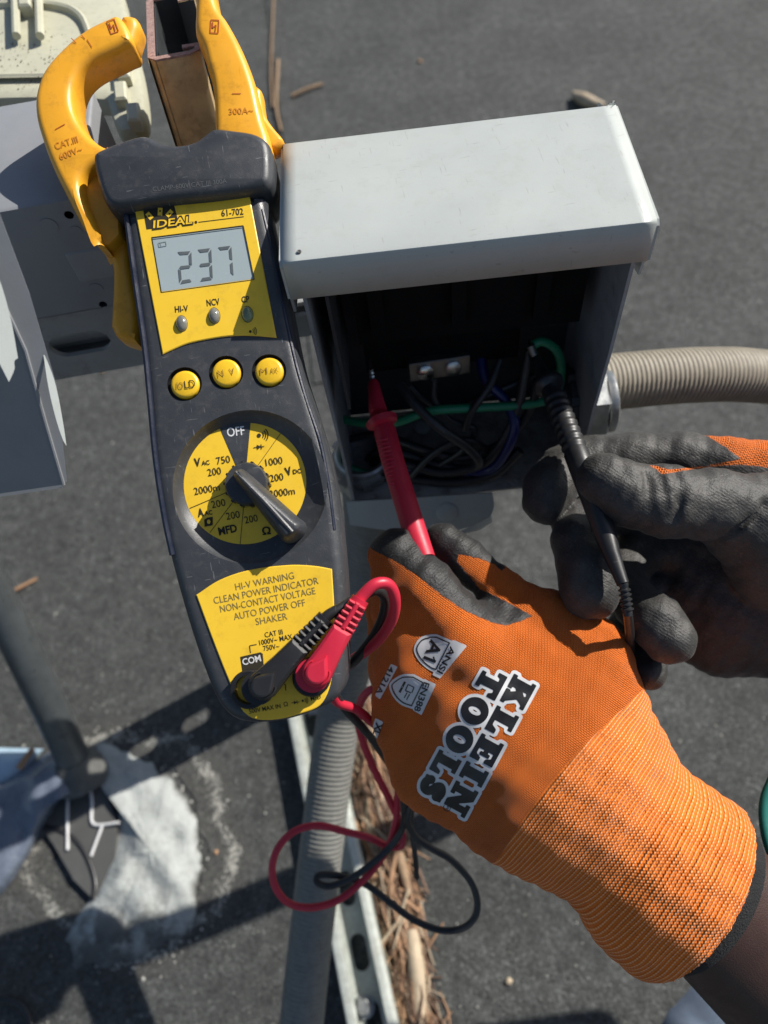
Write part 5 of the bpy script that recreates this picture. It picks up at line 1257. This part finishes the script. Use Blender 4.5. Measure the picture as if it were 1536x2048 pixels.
rtext(m1, 'A1', (404,688), (366,786), 24, .025); q1 = np.array(cg(371, 772)) + np.array((.90, .42))*22; stroke(m1, q1, q1 - np.array((-.37, .93))*6 - np.array((.90, .42))*5, 3.2, ink); rtext(m1, 'ANSI', (500,722), (432,850), 12, .02); m1.build('black_lettering', M['black'], orange, 60)
m2 = shield([(*cg(200,918),), (*cg(225,888),), (*cg(265,868),), (*cg(318,868), 1), (*cg(375,900), 1), (*cg(312,1030), 1), (*cg(262,1012),), (*cg(222,975),)], None, [cg(365,885),cg(426,912),cg(356,1066),cg(312,1040)])
rtext(m2, 'EN388', (368,900), (318,1040), 12, .02)
ikp = onglove(.00036)
polyline(m2, [cg(275,900), cg(248,952)], 4.5, ikp); polyline(m2, [cg(290,912), cg(318,926), cg(308,952), cg(322,960)][:3], 2, ikp); polyline(m2, [cg(290,912), cg(276,942), cg(304,954)], 2, ikp); polyline(m2, [cg(270,978), cg(284,952)], 2, ikp); polyline(m2, [cg(282,988), cg(296,960)], 2, ikp); m2.build('black_lettering', M['black'], orange, 60)
gx_, gy_ = np.meshgrid(np.arange(745, 800, 2.0), np.arange(1320, 1410, 2.0)); b = poly_sd(gx_, gy_, [cg(205,812),cg(238,826),cg(150,988),cg(126,968)])
mb = MB(); contour(mb, b, 745, 1320, 2.0, 0, lambda x, y: glove_pt(x, y, .00022)); mb.build('white_print', M['white_ink'], orange, 60)
mb = MB(); rtext(mb, '4121A', (200,822), (130,955), 10.5, .02); mb.build('black_lettering', M['black'], orange, 60)
gx_, gy_ = np.meshgrid(np.arange(730, 790, 2.0), np.arange(1420, 1500, 2.0)); b = poly_sd(gx_, gy_, [cg(128,1080),cg(166,1098),cg(136,1182),cg(100,1170)])
mb = MB(); contour(mb, b, 730, 1420, 2.0, 0, lambda x, y: glove_pt(x, y, .00022)); mb.build('white_print', M['white_ink'], orange, 60)
mb = MB(); rtext(mb, 'XL', (134,1098), (112,1160), 13, .03); mb.build('black_lettering', M['black'], orange, 60); mb = MB()
arc_c = cg(482,1522)
for k in range(20):
    a = 2*math.pi*k/20; b2 = 2*math.pi*(k+1)/20; stroke(mb, (arc_c[0]+7*math.cos(a), arc_c[1]+7*math.sin(a)), (arc_c[0]+7*math.cos(b2), arc_c[1]+7*math.sin(b2)), 1.3, ink)
text(mb, 'R', (arc_c[0]+.5, arc_c[1]-3.5), (arc_c[0]-3, arc_c[1]+3), 5, ink, .0); mb.build('black_lettering', M['black'], orange, 60)
# hem and forearm
hc_ = C3(1436,1812,.305); hc_ = hc_ - nrm*float((hc_-pc) @ nrm)
def ringpts(cen, ra, rb, n=40, ax2=np.array([0,0,1.])): return [Vector(to_world(np.array([cen + perp*ra*math.cos(2*math.pi*i/n) + ax2*rb*math.sin(2*math.pi*i/n)]))[0]) for i in range(n)]
mb = MB(); secs = [(-3, 34.6, 30), (-.5, 35.4, 30.8), (2.0, 34.6, 30.4), (5.0, 34.2, 30), (7.6, 33.2, 29), (8.6, 31, 27)]
for s_, ra, rb in secs: mb.v += ringpts(hc_ + nrm*s_, ra, rb)
for k in range(len(secs)-1):
    for i in range(40): mb.f.append((k*40+i, k*40+(i+1) % 40, (k+1)*40+(i+1) % 40, (k+1)*40+i))
mb.build('glove_hem', M['hem'], orange, 60)
mb = MB(); fwd = C3(1720,2070,.33)-hc_; fwd /= np.linalg.norm(fwd)
for k, (s_, ra, rb) in enumerate([(-6, 29, 22), (0, 30, 23.5), (14, 30.5, 25), (35, 33, 28), (70, 37, 33), (120, 42, 39), (220, 46, 44), (300, 46, 45)]):
    c_ = hc_ + nrm*min(s_, 4) + fwd*s_; mb.v += ringpts(c_, ra, rb)
for k in range(7):
    for i in range(40): mb.f.append((k*40+i, k*40+(i+1) % 40, (k+1)*40+(i+1) % 40, (k+1)*40+i))
mb.build('forearm', M['skin'], person, 80)
mb = MB(); slv = [P(1545,1560,.325), P(1530,1600,.322), P(1529,1650,.318), P(1545,1710,.312), P(1590,1790,.300), P(1640,1850,.300)]
mb.tube(spline(slv, 5), .0022, 8); 
mb.build('teal_cord', M['teal'], person, 60)

# ---- grey coated glove, palm side seen, fingers round the black probe
X = grid(C3(1020,1420,.31)-np.array([0,0,62]), C3(1930,840,.31)+np.array([0,0,45]), GH)
thm = chain(X, [(1208,958,.300,54),(1262,990,.299,60),(1330,1003,.299,69),(1430,1012,.302,70),(1540,1035,.308,85),(1640,1060,.315,110)], 5)
thm2 = chain(X, [(1480,1075,.31,60),(1560,1120,.318,100),(1650,1140,.32,130)], 5); thm = smin(thm, thm2, 9)
idf = chain(X, [(1092,1003,.328,47),(1100,975,.331,50),(1128,938,.336,46),(1180,918,.342,44),(1260,918,.338,50),(1360,915,.334,49),(1450,935,.330,58),(1560,960,.33,80)], 4)
mdf = chain(X, [(1181,1180,.309,60),(1174,1140,.312,57),(1152,1082,.320,46),(1150,1045,.330,42),(1185,1030,.345,42),(1260,1020,.352,48),(1380,1030,.352,65),(1560,1040,.345,90)], 4)
rgf = chain(X, [(1338,1277,.306,52),(1312,1243,.310,52),(1275,1210,.322,44),(1240,1150,.342,42),(1290,1090,.355,50),(1400,1090,.355,70),(1560,1090,.348,95)], 4)
pkf = chain(X, [(1296,1342,.322,38),(1275,1318,.328,38),(1252,1260,.346,36),(1290,1180,.358,42),(1400,1160,.36,65),(1560,1140,.35,90)], 4)
plm = chain(X, [(1420,1150,.352,95),(1500,1180,.350,130),(1620,1170,.345,160),(1760,1120,.335,150)], 10, .6)
plm = smin(plm, chain(X, [(1350,1230,.362,75),(1450,1260,.358,85),(1580,1240,.352,110),(1700,1160,.34,140)], 8, .65), 9)
plm = smin(plm, chain(X, [(1700,1110,.335,150),(1800,1090,.33,140),(1980,1070,.325,150)], 8, .8), 10)
Dv = smin(plm, thm, 5)
for f in (idf, mdf, rgf, pkf): Dv = np.minimum(Dv, smin(plm, f, 4))
for g in ([(1262,905,.305,4),(1272,945,.300,4)],): Dv = -smin(-Dv, chain(X, g, 2), 3)
for g in ([(1292,945,.290,3),(1300,985,.285,6),(1308,1030,.285,3)], [(1318,938,.290,3),(1330,985,.284,6),(1338,1040,.285,3)], [(1352,938,.290,3),(1362,975,.285,5),(1352,1035,.286,3)], [(1250,915,.290,2),(1262,950,.286,4)],
          [(1420,1082,.300,5),(1470,1060,.292,6),(1530,1010,.290,4)], [(1440,1120,.33,6),(1500,1180,.322,7),(1560,1215,.32,6)], [(1370,1060,.34,6),(1390,1150,.335,7),(1400,1230,.338,6)], [(1195,870,.325,4),(1192,905,.322,4)], [(1300,870,.316,4),(1302,905,.313,4)], [(1360,868,.314,4),(1364,905,.311,4)]):
    Dv = -smin(-Dv, chain(X, g, 2), 4)
Dv += .30*np.sin(X[...,0]*.33+X[...,1]*.25)*np.sin(X[...,1]*.3-X[...,2]*.2) + .16*np.sin(X[...,0]*.9-X[...,1]*.4)
cut = ((X-C3(1880,1080,.33).astype(np.float32)) @ np.array([1,0,0], np.float32)); Dv = np.maximum(Dv, cut)
V, Fc = surface_nets(Dv, X[0,0,0].astype(float), GH); V = relax(V, Fc, 2); Nn = normals(V, Fc)
if Nn[np.argmax(V[:,2])][2] < 0: Fc = Fc[:, ::-1]; Nn = -Nn
px, py = pix(V)
def c2_(x, y): return (960+.375*x, 820+.375*y)
opoly = [c2_(*p) for p in ((1190,128),(1300,110),(1620,120),(2400,160),(2400,420),(1700,330),(1536,308),(1400,290),(1250,300),(1090,322),(1040,332),(970,342),(940,318),(905,296),(945,300),(1000,318),(1180,302),(1392,262),(1330,212),(1260,165))]
cm = poly_sd(px, py, opoly)*.2
cm = np.where(px > 1760, -3, cm)
grey = glove_mesh('work_glove', V, Fc, M['gloveB'], person, {'coat': cm, 'cuff': (px-1800)*.2, 'ka': V[:,0]*.55+V[:,1]*.83, 'kb': V[:,0]*.83-V[:,1]*.55})
grey['label'] = 'grey rubber-coated palm and fingers of the other glove'
mb = MB(); c_ = C3(1860,1080,.33); fx_ = np.array([1., -.12, -.1]); py_ = np.array([0,1.,0])
for s_, ra in ((-6, 25), (30, 29), (120, 38), (260, 44)):
    for i in range(32):
        a = 2*math.pi*i/32; mb.v.append(Vector(to_world(np.array([c_ + fx_*s_ + np.array([0, math.cos(a)*ra, math.sin(a)*ra*.9])]))[0]))
for k in range(3):
    for i in range(32): mb.f.append((k*32+i, k*32+(i+1) % 32, (k+1)*32+(i+1) % 32, (k+1)*32+i))
mb.build('forearm', M['skin'], person, 80)
# trouser knee seen at the bottom edge
mb = MB(); kp = [P(1520,2010,.60), P(1450,2120,.60), P(1500,2400,.52)]
mb.tube(spline(kp, 5), [.03, .045, .05, .055, .06, .062, .064, .066, .068, .07, .07], 20); mb.build('trouser_leg', M['denim'], person, 80)
